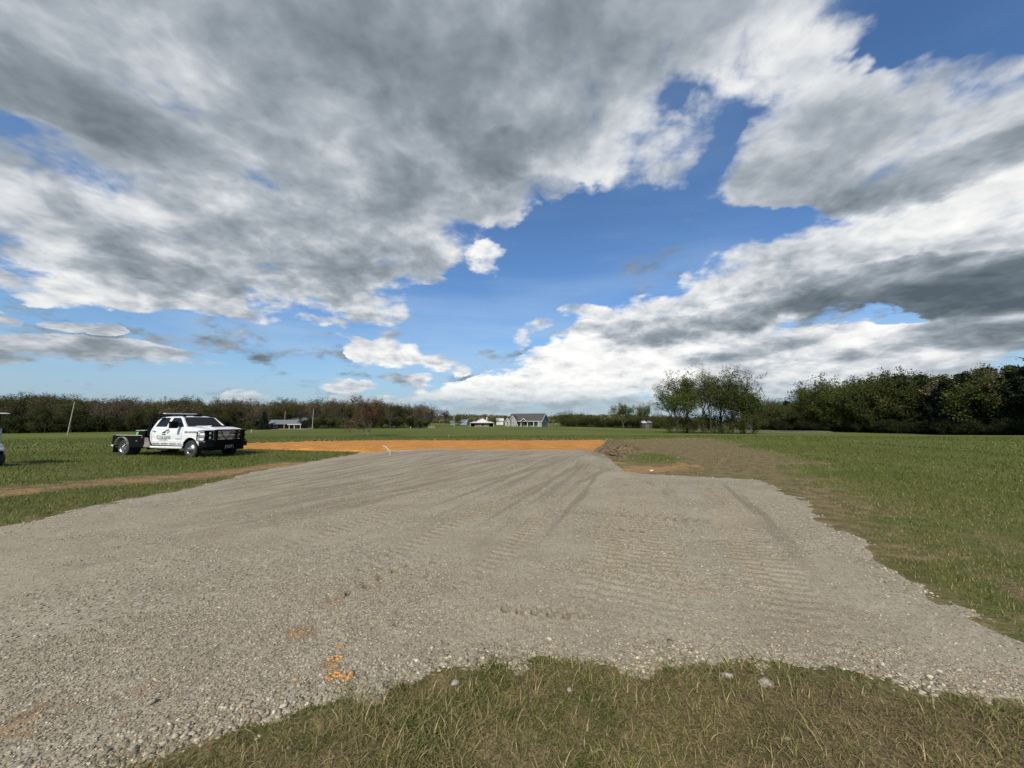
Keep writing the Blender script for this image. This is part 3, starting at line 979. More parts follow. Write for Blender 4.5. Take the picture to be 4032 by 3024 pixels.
def tree(name, kind, loc, h, label, group=None, wide=1.0, cat='tree', rot=None, idx=None, lift=0.0):
    ps = PROTO[kind]
    T, Cw = ps[RT.randrange(len(ps)) if idx is None else idx % len(ps)]
    r = empty(name, loc, RT.uniform(0, 6.28) if rot is None else rot, label, cat, group)
    k = h / BASEH[kind]
    r.scale = (k * wide, k * wide, k)
    for src in (T, Cw):
        c = src.copy()
        COL.objects.link(c)
        c.parent = r
    return r


def sky_top(sx, sy, X, Y, z0):
    """height of something at depth Y whose top shows at row sy"""
    d = pixdir(sx, sy)
    return CAMH + d.z / d.y * Y - z0


# profile of the wood behind the truck: column, row of the canopy (4032 px)
PROF_L = [(-500, 1570), (0, 1566), (70, 1566), (85, 1545), (115, 1548), (155, 1552), (200, 1562), (230, 1556), (290, 1560), (330, 1570), (370, 1568), (420, 1572), (505, 1560), (560, 1568), (600, 1582), (650, 1572), (715, 1558), (760, 1576), (820, 1580), (880, 1568), (900, 1564), (960, 1574), (1030, 1574), (1100, 1576), (1170, 1570), (1230, 1576), (1290, 1574), (1340, 1560), (1390, 1578), (1440, 1565), (1500, 1575), (1540, 1586), (1590, 1590), (1640, 1590), (1680, 1584), (1720, 1606), (1745, 1640)]


def prof(P, sx):
    return float(np.interp(sx, [q[0] for q in P], [q[1] for q in P]))


n_l = 0
for row, (Y0, dY, step) in enumerate(((150, 5, 31), (159, 5, 29), (170, 8, 27), (186, 10, 30))):
    sx = -420 - row * 11
    while sx < 1715:
        Y = Y0 + RT.uniform(-dY, dY) + (6 if sx > 900 else 0)
        x, y, z = place(sx, Y)
        top = prof(PROF_L, sx) + RT.uniform(-4, 14) + (26 - 9 * row if row < 3 else 0) * RT.uniform(.2, 1)
        h = max(5, sky_top(sx, top, x, y, z))
        if sx < 360:
            kd = RT.choice(['olive', 'bare', 'green', 'bare', 'olive'])
        elif sx < 1500:
            kd = RT.choice(['bare', 'bare', 'olive', 'bare', 'bare'])
        else:
            kd = RT.choice(['bare', 'bare', 'bare', 'olive'])
        if row == 0 and RT.random() < .3:
            h *= .75
        if not (row == 0 and (1010 < sx < 1220 or sx > 1660)):
            lab = {'olive': 'olive-leaved spring hardwood in the wood beyond the white pickup', 'green': 'fuller green hardwood in the olive end of the wood near the leaning pole', 'bare': 'leafless grey-brown hardwood in the wood beyond the white pickup'}[kd]
            grp = {'olive': 'olive hardwoods in the wood beyond the pickup', 'green': 'green hardwoods near the leaning pole', 'bare': 'bare hardwoods in the wood beyond the pickup'}[kd]
            tree({'olive': 'olive_tree' if False else 'budding_tree', 'green': 'leafy_tree', 'bare': 'bare_tree'}[kd], kd, (x, y, z - .2), h, lab, grp, RT.uniform(.7, 1.1))
            n_l += 1
        sx += step * RT.uniform(.75, 1.25)

# low growth along the foot of that wood
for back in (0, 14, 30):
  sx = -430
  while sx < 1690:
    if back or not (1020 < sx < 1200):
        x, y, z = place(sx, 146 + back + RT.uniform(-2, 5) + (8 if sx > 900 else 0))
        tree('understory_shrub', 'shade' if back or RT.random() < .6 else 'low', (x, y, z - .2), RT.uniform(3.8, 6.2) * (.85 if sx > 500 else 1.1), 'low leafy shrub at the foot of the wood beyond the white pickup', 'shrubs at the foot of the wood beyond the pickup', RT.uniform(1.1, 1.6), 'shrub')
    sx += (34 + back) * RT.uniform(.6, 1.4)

# the wood at the other side of the field, darker and closer
PROF_R = [(3010, 1578), (3060, 1580), (3130, 1572), (3200, 1560), (3250, 1525), (3300, 1530), (3380, 1504), (3480, 1490), (3560, 1484), (3640, 1486), (3700, 1490), (3750, 1478), (3800, 1466), (3850, 1458), (3900, 1456), (3960, 1450), (4032, 1448), (4200, 1440), (4600, 1400)]
for row in range(4):
    s = RT.uniform(0, .02)
    while s < 1.0:
        # edge of the wood: runs from far beside the pond to near the frame edge
        sxe = 2985 + (4480 - 2985) * s
        Ye = 215 - 150 * s ** .8 + row * 8 + RT.uniform(-2, 2)
        x, y, z = place(sxe, Ye)
        top = prof(PROF_R, sxe) + RT.uniform(-10, 16) + (22 * RT.uniform(.3, 1.2) if row == 0 else 0)
        h = max(6, sky_top(sxe, top, x, y, z))
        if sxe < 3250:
            kd = RT.choice(['cloud_shaded', 'bare', 'pine' if sxe < 3120 else 'cloud_shaded', 'olive'])
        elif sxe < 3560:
            kd = RT.choice(['cloud_shaded', 'cloud_shaded', 'cloud_shaded', 'bare' if row > 1 else 'olive'])
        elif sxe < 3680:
            kd = RT.choice(['pine', 'cloud_shaded', 'pine'])
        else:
            kd = RT.choice(['pine', 'pine', 'pine', 'cloud_shaded' if row == 0 else 'bare'])
        nm, lab, grp = {
            'olive': ('budding_tree', 'olive budding hardwood in the dark wood beyond the field and pond', 'budding hardwoods in the wood beyond the pond'),
            'bare': ('bare_tree', 'leafless hardwood whose thin top shows above the dark wood beyond the field', 'bare hardwoods in the dark wood beyond the field'),
            'cloud_shaded': ('leafy_tree', 'olive-green leafy hardwood, cloud shade in its leaf colour, in the dark wood beyond the field', 'leafy hardwoods in the dark wood beyond the field'),
            'pine': ('pine_tree', 'tall blackish green pine in the dark wood beyond the field', 'pines in the dark wood beyond the field')}[kd]
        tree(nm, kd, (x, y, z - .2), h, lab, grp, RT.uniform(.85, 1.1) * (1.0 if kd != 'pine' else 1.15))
        s += (.022 + .006 * row) * RT.uniform(.7, 1.3) * (1 + .6 * s)
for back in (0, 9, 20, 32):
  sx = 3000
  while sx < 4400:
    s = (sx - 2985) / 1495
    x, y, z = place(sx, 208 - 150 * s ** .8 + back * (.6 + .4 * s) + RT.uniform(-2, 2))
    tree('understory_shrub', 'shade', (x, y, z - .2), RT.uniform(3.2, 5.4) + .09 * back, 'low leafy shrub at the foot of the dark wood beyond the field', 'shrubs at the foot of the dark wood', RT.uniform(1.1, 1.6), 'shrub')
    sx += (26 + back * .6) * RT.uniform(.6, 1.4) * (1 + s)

# the clump of tall trees in the middle of the field: column, foot depth, top row
CLUMP = [
    ('tall', 2668, 118, 1488, 1.05, 'broad olive tree at the outer edge of the clump, farthest from the pond', 0),
    ('tall', 2705, 124, 1470, .95, 'tall olive-leaved tree second in the clump from its bare-field side', 1),
    ('tallbare', 2770, 121, 1464, .95, 'thin many-stemmed bare tree in the middle of the clump', 0),
    ('tallbare', 2800, 117, 1476, .8, 'slim pale-trunked bare tree standing before the middle of the clump', 1),
    ('tallbare', 2838, 122, 1468, 1.0, 'dark thick-trunked bare tree right of the gap in the clump', 2),
    ('tall', 2888, 119, 1455, .85, 'highest tree of the clump, with a narrow leafy top', 2),
    ('tall', 2930, 125, 1490, .8, 'lower rounded olive tree behind the highest tree of the clump', 0),
    ('green', 2960, 118, 1536, .8, 'short bright green tree at the pond end of the clump', 1)]
for kd, sx, Y, top, wd, lab, ix in CLUMP:
    x, y, z = place(sx, Y)
    tree('field_tree', kd, (x, y, z - .15), sky_top(sx, top, x, y, z), lab, 'tall trees of the clump in the field', wd, idx=ix)
for sx, Y, h, lab in ((2640, 119, 5.5, 'grey-green bush at the bare-field end of the tree clump'), (2690, 121, 6.5, 'bright green bush under the first tall trees of the clump'), (2730, 118, 7.5, 'tall green bush between the second and third trunks of the clump'),
                      (2775, 123, 8.0, 'dark rounded thicket behind the slim pale trunk in the clump'), (2815, 125, 7.8, 'dark thicket behind the thick trunk of the clump'), (2870, 121, 8.5, 'tall green bush below the highest tree of the clump'),
                      (2920, 119, 8.0, 'leafy green bush near the pond end of the clump'), (2965, 121, 7.0, 'outermost green bush of the clump beside the pond'), (2845, 117, 3.0, 'small low shrub between the trunks at the front of the clump')):
    x, y, z = place(sx, Y)
    tree('bush', 'low', (x, y, z - .15), h * .85, lab, 'bushes under the tall trees of the clump', .95, 'bush')

# single trees
for nm, kd, sx, Y, top, wd, lab, rot in (
        ('red_bud_tree', 'red', 1450, 75, 1561, 1.0, 'lone spreading tree in red-brown bud behind the orange clay pad', 1.0),
        ('round_tree', 'fan', 1755, 176, 1608, .8, 'bare tree with a round fan-shaped crown beside the blue metal shed', .4),
        ('cedar_tree', 'cedar', 1036, 150, 1618, 1.0, 'dark conical cedar beside the red house with the grey roof', 0.),
        ('roadside_tree', 'green', 2455, 186, 1587, .95, 'broad round-topped tree standing above the hedge beyond the grey house', .3),
        ('roadside_tree', 'tall', 2522, 190, 1594, .62, 'slim thin-leaved tree behind the two-roofed barn', .9),
        ('roadside_tree', 'tall', 2546, 192, 1590, .55, 'slimmer taller tree close behind the second roof of the barn', 2.),
        ('gum_tree', 'bare', 310 + 90, 149, 1625, .9, 'pale-trunked bare tree at the front of the wood between leaning pole and pickup', 2.)):
    x, y, z = place(sx, Y)
    tree(nm, kd, (x, y, z - .15), sky_top(sx, top, x, y, z), lab, None, wd, rot=rot)
for i, (sx, top) in enumerate([(1800, 1632), (2230, 1612), (2260, 1622), (2300, 1640), (2330, 1636), (2370, 1638), (2405, 1640), (2440, 1634), (2480, 1634), (2500, 1630), (2530, 1630), (2560, 1634), (2590, 1632), (2620, 1632), (2640, 1628)]):
    x, y, z = place(sx, 212 + RT.uniform(-6, 6))
    tree('hedge_tree', RT.choice(['olive', 'bare', 'low']), (x, y, z - .3), sky_top(sx, top, x, y, z), 'olive-brown hedge tree in the row beyond the houses', 'hedge trees beyond the houses', 1.7)
for i, sx in enumerate(range(2215, 2660, 15)):
    x, y, z = place(sx, 200 + RT.uniform(-4, 4))
    tree('hedge_shrub', 'low', (x, y, z - .3), RT.uniform(3.5, 6), 'brown-green shrub in the field hedge beyond the grey house', 'shrubs of the field hedge', 1.6, 'shrub')
for sx, Y, h, lab in ((1862, 230, 4.2, 'dark round shrub between the blue shed and the brick house'), (1948, 225, 4.5, 'dark round shrub between the brick house and the grey house')):
    x, y, z = place(sx, Y)
    tree('round_shrub', 'low', (x, y, z - .3), h, lab, None, 1.2, 'shrub')

# wooded ridge far beyond the houses: one mass
rg = np.random.default_rng(8)
parts = []
for i in range(1500):
    sx = rg.uniform(1560, 2800)
    Y = rg.uniform(360, 700)
    d = pixdir(sx, 1664)
    x = d.x / d.y * Y
    z = gz(x, Y)
    ridge = 1634 - 6 * math.sin(sx * .011) - 7 * math.exp(-((sx - 2240) / 110) ** 2) + 8 * math.exp(-((sx - 2150) / 240) ** 2) * 0
    dt_ = pixdir(sx, ridge + rg.uniform(0, 14))
    top = CAMH + dt_.z / dt_.y * Y
    h = (top - z) * (.55 + .45 * (Y - 360) / 340)
    n = 46
    th = rg.uniform(0, 6.28, n)
    rr = 5.0 * np.sqrt(rg.uniform(0, 1, n))
    zz_ = z + h * (1 - rg.uniform(0, 1, n) ** 1.6 * .9) - .10 * rr ** 2 * .5
    P = np.stack([x + rr * np.cos(th), Y + rr * np.sin(th), zz_], 1)
    v, f = cards(P, 2.3, rg)
    tone_ = rg.uniform(0, 1)
    parts.append((v, f, leaf_cols(n, rg, *(((.075, .085, .030), (.12, .125, .05)) if tone_ < .5 else ((.085, .072, .046), (.12, .10, .065)) if tone_ < .85 else ((.03, .04, .018), (.05, .06, .025))))))
V, F, Cc = join(parts)
tag(mesh_np('wooded_ridge', V, F, M_LEAF, dict(col=Cc)), kind='stuff')
# ------------------------------------------------------------------ mesh builder for made things
class MB:
    def __init__(self):
        self.v, self.f = [], []

    def add(self, verts, faces):
        o = len(self.v)
        self.v += [tuple(map(float, q)) for q in verts]
        self.f += [tuple(o + i for i in fc) for fc in faces]
        return self

    def box(self, x0, x1, y0, y1, z0, z1):
        V = [(x, y, z) for z in (z0, z1) for y in (y0, y1) for x in (x0, x1)]
        return self.add(V, [(0, 2, 3, 1), (4, 5, 7, 6), (0, 1, 5, 4), (2, 6, 7, 3), (0, 4, 6, 2), (1, 3, 7, 5)])

    def poly(self, pts):
        return self.add(pts, [tuple(range(len(pts)))])

    def prism(self, pts, d):
        """closed outline pushed along vector d"""
        n = len(pts)
        d = Vector(d)
        top = [tuple(Vector(q) + d) for q in pts]
        return self.add(list(pts) + top, [tuple(range(n))[::-1], tuple(range(n, 2 * n))] + [(i, (i + 1) % n, n + (i + 1) % n, n + i) for i in range(n)])

    def tube(self, pts, r, sides=8, r1=None):
        pts = [Vector(q) for q in pts]
        n = len(pts)
        V = []
        for i, q in enumerate(pts):
            t = (pts[min(i + 1, n - 1)] - pts[max(i - 1, 0)]).normalized()
            ref = Vector((0, 0, 1)) if abs(t.z) < .9 else Vector((1, 0, 0))
            u = t.cross(ref).normalized()
            w = t.cross(u)
            rr = r if r1 is None else r + (r1 - r) * i / (n - 1)
            V += [q + (u * math.cos(a) + w * math.sin(a)) * rr for a in (k * 2 * math.pi / sides for k in range(sides))]
        F = [(i * sides + k, i * sides + (k + 1) % sides, (i + 1) * sides + (k + 1) % sides, (i + 1) * sides + k) for i in range(n - 1) for k in range(sides)]
        F += [tuple(range(sides))[::-1], tuple((n - 1) * sides + k for k in range(sides))]
        return self.add(V, F)

    def lathe(self, prof, axis, c, sides=32):
        """prof: (radius, offset along axis 'y')"""
        V, F = [], []
        n = len(prof)
        for k in range(sides):
            a = 2 * math.pi * k / sides
            for r, o in prof:
                V.append((c[0] + r * math.cos(a), c[1] + o, c[2] + r * math.sin(a)))
        for k in range(sides):
            for i in range(n - 1):
                a, b = k * n + i, ((k + 1) % sides) * n + i
                F.append((a, a + 1, b + 1, b))
        return self.add(V, F)

    def build(self, name, mat, parent=None, smooth=False, bevel=0.0):
        me = bpy.data.meshes.new(name)
        me.from_pydata(self.v, [], self.f)
        bm = bmesh.new()
        bm.from_mesh(me)
        bmesh.ops.remove_doubles(bm, verts=bm.verts, dist=1e-5)
        bmesh.ops.recalc_face_normals(bm, faces=bm.faces)
        if bevel:
            es = [e for e in bm.edges if len(e.link_faces) == 2 and e.calc_face_angle(0) > .6]
            bmesh.ops.bevel(bm, geom=es, offset=bevel, segments=2, affect='EDGES', profile=.6, clamp_overlap=True)
        bm.to_mesh(me)
        bm.free()
        if smooth:
            for q in me.polygons:
                q.use_smooth = True
            try:
                me.set_sharp_from_angle(angle=math.radians(38))
            except Exception:
                pass
        me.materials.append(mat)
        o = bpy.data.objects.new(name, me)
        COL.objects.link(o)
        if parent:
            o.parent = parent
        return o


def lettering(text, size, mat, parent, name, loc, rot, width=None, shear=0.0, ext=.003):
    cu = bpy.data.curves.new(name, 'FONT')
    cu.body = text
    cu.size = size
    cu.extrude = ext
    cu.shear = shear
    cu.resolution_u = 3
    cu.offset = size * .022
    tmp = bpy.data.objects.new(name, cu)
    COL.objects.link(tmp)
    bpy.context.view_layer.update()
    me = bpy.data.meshes.new_from_object(tmp.evaluated_get(bpy.context.evaluated_depsgraph_get()))
    bpy.data.objects.remove(tmp)
    me.materials.clear()
    me.materials.append(mat)
    xs = [q.co.x for q in me.vertices]
    if width:
        k = width / (max(xs) - min(xs))
        x0 = min(xs)
        for q in me.vertices:
            q.co.x = (q.co.x - x0) * k
    o = bpy.data.objects.new(name, me)
    o.location = loc
    o.rotation_euler = rot
    COL.objects.link(o)
    o.parent = parent
    return o


WHITE = simple('white_paint', (.80, .80, .79), .38, var=.04)
TRIM = simple('white_trim', (.62, .61, .585), .5, var=.06)
DARKGLASS = simple('house_glass', (.03, .035, .04), .12, var=.2)
BLACK = simple('black_paint', (.005, .005, .0055), .65, var=.3, spec=.07)
RUBBER = simple('tyre_rubber', (.030, .029, .027), .9, var=.3, scale=14)
CHROME = simple('chrome', (.62, .61, .60), .26, 1.0, var=.06)
STEEL = simple('brushed_steel', (.52, .51, .49), .42, 1.0, var=.12)
WOODPOLE = simple('weathered_pole_wood', (.30, .265, .215), .9, var=.25, scale=3)

# ------------------------------------------------------------------ houses
SHINGLE = simple('dark_shingles', (.060, .056, .055), .9, var=.25, scale=9)
SIDING, t_, p_ = material('grey_siding')
tc_ = t_.new('ShaderNodeTexCoord').outputs['Object']
sz = t_.new('ShaderNodeSeparateXYZ')
t_.put(sz.inputs[0], tc_)
ln_ = t_.m('FRACT', t_.m('MULTIPLY', sz.outputs[2], 5.0))
t_.put(p_.inputs['Base Color'], t_.mix(t_.mapr(ln_, .0, .14), (.15, .147, .145), (.265, .26, .255)))
p_.inputs['Roughness'].default_value = .7
STONE, t_, p_ = material('grey_stone')
tc_ = t_.new('ShaderNodeTexCoord').outputs['Object']
vc = t_.vor(tc_, 3.0, 'Color')
t_.put(p_.inputs['Base Color'], t_.mix(t_.m('MULTIPLY', t_.noise(tc_, 5, 3), .8), t_.mix(.35, (.17, .165, .155), vc), (.10, .095, .09)))
p_.inputs['Roughness'].default_value = .9


def brick_material(name, a, b, mortar):
    m, t, p = material(name)
    tcn = t.new('ShaderNodeTexCoord').outputs['Object']
    s = t.new('ShaderNodeSeparateXYZ')
    t.put(s.inputs[0], tcn)
    c = t.new('ShaderNodeCombineXYZ')
    t.put(c.inputs[0], t.m('ADD', s.outputs[0], s.outputs[1]))
    t.put(c.inputs[1], s.outputs[2])
    br = t.new('ShaderNodeTexBrick')
    t.put(br.inputs['Vector'], c.outputs[0])
    br.inputs['Color1'].default_value = (*a, 1)
    br.inputs['Color2'].default_value = (*b, 1)
    br.inputs['Mortar'].default_value = (*mortar, 1)
    br.inputs['Scale'].default_value = 4.5
    br.inputs['Mortar Size'].default_value = .015
    t.put(p.inputs['Base Color'], t.mix(t.m('MULTIPLY', t.noise(tcn, 1.2, 4), .5), br.outputs['Color'], a))
    p.inputs['Roughness'].default_value = .9
    return m


BRICK = brick_material('pinkish_brick', (.27, .125, .095), (.35, .18, .14), (.32, .27, .23))
REDBRICK = brick_material('dark_red_brick', (.10, .028, .022), (.14, .045, .035), (.10, .07, .06))
PALEMETAL = simple('pale_metal_roof', (.46, .46, .455), .5, .0, var=.08)
GREYMETAL = simple('grey_metal_roof', (.15, .165, .175), .6, 0, var=.12)
BLUEMETAL = simple('blue_grey_sheet', (.20, .255, .31), .5, 0, var=.1)
BARNWOOD = simple('dark_barn_wood', (.045, .04, .035), .95, var=.3)
TANWALL = simple('tan_boards', (.10, .085, .06), .9, var=.2)


def roof_slab(mb, a, b, c, d, th=.12):
    """quad roof plane with thickness"""
    n = (Vector(b) - Vector(a)).cross(Vector(d) - Vector(a)).normalized() * th
    mb.prism([a, b, c, d], tuple(n))


def window(parent, x, y, z, w, h, frame=None, ax='x', name='window'):
    """window on a wall facing -y (ax x) or +x (ax y); frame with a pane as its sub-part"""
    f, g = MB(), MB()
    t = .12
    if ax == 'x':
        f.box(x - w / 2 - t, x - w / 2, y - .07, y, z - t, z + h + t)
        f.box(x + w / 2, x + w / 2 + t, y - .07, y, z - t, z + h + t)
        f.box(x - w / 2, x + w / 2, y - .07, y, z + h, z + h + t)
        f.box(x - w / 2, x + w / 2, y - .07, y, z - t, z)
        f.box(x - w / 2, x + w / 2, y - .06, y - .01, z + h / 2 - .03, z + h / 2 + .03)
        g.box(x - w / 2, x + w / 2, y - .035, y - .002, z, z + h)
    else:
        f.box(x, x + .07, y - w / 2 - t, y - w / 2, z - t, z + h + t)
        f.box(x, x + .07, y + w / 2, y + w / 2 + t, z - t, z + h + t)
        f.box(x, x + .07, y - w / 2, y + w / 2, z + h, z + h + t)
        f.box(x, x + .07, y - w / 2, y + w / 2, z - t, z)
        f.box(x + .01, x + .06, y - w / 2, y + w / 2, z + h / 2 - .03, z + h / 2 + .03)
        g.box(x + .002, x + .035, y - w / 2, y + w / 2, z, z + h)
    fo = f.build(name, frame or TRIM, parent)
    g.build('pane', DARKGLASS, fo)
    return fo


# ---- grey house with dark shingle roof and white trim
x, y, z = place(2062, 176)
gh_ = empty('grey_house', (x + .3, y, z - .15), math.radians(-24), 'grey sided house with dark shingle roof, white trimmed gables and porch', 'house')
w = MB()
w.box(-8.2, 8.2, 1.9, 9.6, 0, 2.75)                                   # main body, front wall set back under the porch roof
w.prism([(8.2, 1.9 - 1.9, 2.75), (8.2, 9.6, 2.75), (8.2, 4.8, 6.0)], (-.25, 0, 0))
w.prism([(-8.2, 0.0, 2.75), (-8.2, 9.6, 2.75), (-8.2, 4.8, 6.0)], (.25, 0, 0))
w.box(6.9, 8.19, 0.1, 1.9, 0, 2.75)
w.box(-8.19, -3.4, -1.2, 1.9, 0, 2.70)
w.prism([(-6.9, -1.2, 2.7), (-3.4, -1.2, 2.7), (-5.15, -1.2, 5.0)], (0, .3, 0))
w.box(-8.6, -6.2, -2.0, -1.2, 0, 2.6)
w.prism([(-8.6, -2.0, 2.6), (-6.2, -2.0, 2.6), (-7.4, -2.0, 4.0)], (0, .3, 0))
wall_ = w.build('wall', SIDING, gh_)
s = MB()
s.box(-8.66, -6.14, -2.06, -1.3, 0, .8)
s.box(-6.14, -3.34, -1.26, -.8, 0, .8)
s.box(-3.34, 6.9, 1.83, 1.9, 0, .9)
s.build('stone_skirt', STONE, gh_)
r = MB()
roof_slab(r, (-8.6, -.25, 2.62), (8.6, -.25, 2.62), (8.6, 4.8, 6.08), (-8.6, 4.8, 6.08))
roof_slab(r, (8.6, 9.95, 2.62), (-8.6, 9.95, 2.62), (-8.6, 4.8, 6.08), (8.6, 4.8, 6.08))
roof_slab(r, (-7.2, -1.5, 2.52), (-5.15, -1.5, 5.1), (-5.15, 3.4, 5.1), (-7.2, 3.4, 2.52))
roof_slab(r, (-5.15, -1.5, 5.1), (-3.1, -1.5, 2.52), (-3.1, 3.4, 2.52), (-5.15, 3.4, 5.1))
roof_slab(r, (-8.85, -2.3, 2.45), (-7.4, -2.3, 4.1), (-7.4, 1.0, 4.1), (-8.85, 1.0, 2.45))
roof_slab(r, (-7.4, -2.3, 4.1), (-5.95, -2.3, 2.45), (-5.95, 1.0, 2.45), (-7.4, 1.0, 4.1))
roof_slab(r, (-1.6, -.9, 2.55), (0, -.9, 3.95), (0, 2.2, 3.95), (-1.6, 2.2, 2.55))
roof_slab(r, (0, -.9, 3.95), (1.6, -.9, 2.55), (1.6, 2.2, 2.55), (0, 2.2, 3.95))
r.build('roof', SHINGLE, gh_)


def barge(parent, pts, d=(0, .12, 0), wd=.28):
    b = MB()
    for a, c in zip(pts[:-1], pts[1:]):
        b.prism([a, c, (c[0], c[1], c[2] - wd), (a[0], a[1], a[2] - wd)], d)
    return b.build('bargeboard', TRIM, parent)


barge(gh_, [(-7.25, -1.62, 2.5), (-5.15, -1.62, 5.12), (-3.05, -1.62, 2.5)])
barge(gh_, [(-8.9, -2.42, 2.42), (-7.4, -2.42, 4.12), (-5.9, -2.42, 2.42)])
barge(gh_, [(-1.65, -1.02, 2.52), (0, -1.02, 3.97), (1.65, -1.02, 2.52)])
barge(gh_, [(8.6, -.3, 2.6), (8.6, 4.8, 6.1), (8.6, 10.0, 2.6)], (.12, 0, 0))
f = MB()
f.box(-3.1, 8.6, -.38, -.26, 2.46, 2.66)
f.build('fascia', TRIM, gh_)
for px in (-3.3, 1.55, -1.55, 4.6, 6.75):
    f = MB()
    f.box(px - .12, px + .12, -.2, .04, 0, 2.5)
    f.build('porch_post', TRIM, gh_)
for cx_ in (8.22,):
    f = MB()
    f.box(cx_, cx_ + .05, -.02, .2, 0, 2.7)
    f.box(cx_, cx_ + .05, 9.4, 9.62, 0, 2.7)
    f.box(cx_, cx_ + .05, .2, 9.4, .35, .5)
    f.build('corner_board', TRIM, gh_)
for px in (-8.62, -6.3):
    f = MB()
    f.box(px, px + .16, -2.08, -2.0, .8, 2.6)
    f.build('corner_board', TRIM, gh_)
for px in (-3.52,):
    f = MB()
    f.box(px, px + .18, -1.28, -1.2, .8, 2.6)
    f.build('corner_board', TRIM, gh_)
window(gh_, -7.4, -2.0, .95, .62, 1.35)
window(gh_, -4.9, -1.2, .95, .62, 1.35)
window(gh_, -2.2, 1.9, .95, .8, 1.35)
window(gh_, 3.0, 1.9, .95, 1.5, 1.3)
window(gh_, 5.8, 1.9, .95, .8, 1.3)
window(gh_, 8.2, 4.6, 1.0, .7, 1.4, ax='y')
f = MB()
f.box(-.5, .5, 1.84, 1.9, .05, 2.15)
dr = f.build('door', BARNWOOD, gh_)
f = MB()
f.box(.36, .42, 1.78, 1.84, 1.0, 1.1)
f.build('handle', CHROME, dr)
f = MB()
f.box(-3.4, 6.9, -.3, 1.83, -.25, .05)
f.build('porch_floor', STONE, gh_)

# ---- brick house with pale metal roof
x, y, z = place(1898, 182)
bh = empty('brick_house', (x, y, z - .1), math.radians(3), 'low pinkish brick house with pale metal roof and open carports', 'house')
w = MB()
w.box(-3.4, 3.1, 0, 8.5, 0, 1.95)
w.build('wall', BRICK, bh)
w = MB()
w.prism([(-3.3, -.2, 2.25), (3.3, -.2, 2.25), (0, -.2, 4.0)], (0, .25, 0))
w.build('gable', TRIM, bh)
r = MB()
roof_slab(r, (-5.8, -1.3, 1.75), (5.8, -1.3, 1.75), (4.0, -.1, 2.35), (-4.0, -.1, 2.35), .1)
roof_slab(r, (-3.6, -.5, 2.15), (0, -.5, 4.15), (0, 9, 4.15), (-3.6, 9, 2.15), .1)
roof_slab(r, (0, -.5, 4.15), (3.6, -.5, 2.15), (3.6, 9, 2.15), (0, 9, 4.15), .1)
roof_slab(r, (-5.8, -1.3, 1.75), (-3.5, -.3, 2.3), (-3.5, 8, 2.3), (-5.8, 8, 1.75), .1)
roof_slab(r, (3.5, -.3, 2.3), (5.8, -1.3, 1.75), (5.8, 8, 1.75), (3.5, 8, 2.3), .1)
ro = r.build('roof', PALEMETAL, bh)
f = MB()
f.box(2.0, 2.35, 4.0, 4.4, 3.0, 4.6)
f.build('chimney', TRIM, ro)
f = MB()
f.box(-3.6, 3.4, -.45, -.4, 0, .3)
f.build('stone_base', STONE, bh)
for px in (-5.6, 5.4):
    f = MB()
    f.box(px, px + .16, -1.1, -.94, 0, 1.74)
    f.build('carport_post', TRIM, bh)
window(bh, -1.2, 0, .7, 1.1, .9)
window(bh, 1.6, 0, .7, .9, .9)
f = MB()
f.box(.1, .8, -.05, 0, .0, 1.8)
f.build('door', BARNWOOD, bh)
f = MB()
f.box(-5.5, -3.5, 3.0, 7.5, 0, 1.74)
f.build('carport_back', BARNWOOD, bh)
f = MB()
f.box(3.2, 5.4, 3.0, 7.5, 0, 1.74)
f.build('carport_back', BARNWOOD, bh)

# ---- red house with grey roof among the bare trees
x, y, z = place(1122, 156)
rh = empty('red_house', (x, y, z - .1), math.radians(20), 'low dark red house with grey metal roof and white porch posts', 'house')
w = MB()
w.box(-5.4, 5.6, 0, 7.0, 0, 2.2)
w.prism([(-5.4, 0, 2.2), (-5.4, 7.0, 2.2), (-5.4, 3.5, 3.6)], (.2, 0, 0))
w.prism([(5.6, 0, 2.2), (5.6, 7.0, 2.2), (5.6, 3.5, 3.6)], (-.2, 0, 0))
w.build('wall', REDBRICK, rh)
r = MB()
roof_slab(r, (-5.8, -1.5, 1.95), (6.0, -1.5, 1.95), (6.0, 3.5, 3.7), (-5.8, 3.5, 3.7), .1)
roof_slab(r, (6.0, 7.4, 2.1), (-5.8, 7.4, 2.1), (-5.8, 3.5, 3.7), (6.0, 3.5, 3.7), .1)
r.build('roof', GREYMETAL, rh)
f = MB()
f.box(1.0, 6.0, -1.62, -1.5, 1.8, 2.05)
f.build('fascia', TRIM, rh)
for px in (-.2, 1.6, 3.4, 5.6):
    f = MB()
    f.box(px, px + .16, -1.4, -1.24, 0, 1.95)
    f.build('porch_post', TRIM, rh)
window(rh, -3.4, 0, .8, 1.2, 1.0)
window(rh, 3.6, 0, .8, 1.2, 1.0)

# ---- tan shed, white building behind the trees, barn, blue sheds
x, y, z = place(1216, 162)
h_ = empty('tan_shed', (x, y, z - .1), math.radians(10), 'small tan board shed under the bare trees beside the tall pole', 'shed')
w = MB()
w.box(-1.9, 1.9, 0, 3.2, 0, 2.1)
w.prism([(-1.9, 0, 2.1), (1.9, 0, 2.1), (0, 0, 3.1)], (0, 3.2, 0))
w.build('wall', TANWALL, h_)
r = MB()
roof_slab(r, (-2.15, -.25, 1.95), (0, -.25, 3.15), (0, 3.4, 3.15), (-2.15, 3.4, 1.95), .08)
roof_slab(r, (0, -.25, 3.15), (2.15, -.25, 1.95), (2.15, 3.4, 1.95), (0, 3.4, 3.15), .08)
r.build('roof', TANWALL, h_)
f = MB()
f.box(.5, 1.4, -.05, 0, 0, 1.8)
f.build('door', BARNWOOD, h_)
x, y, z = place(1543, 178)
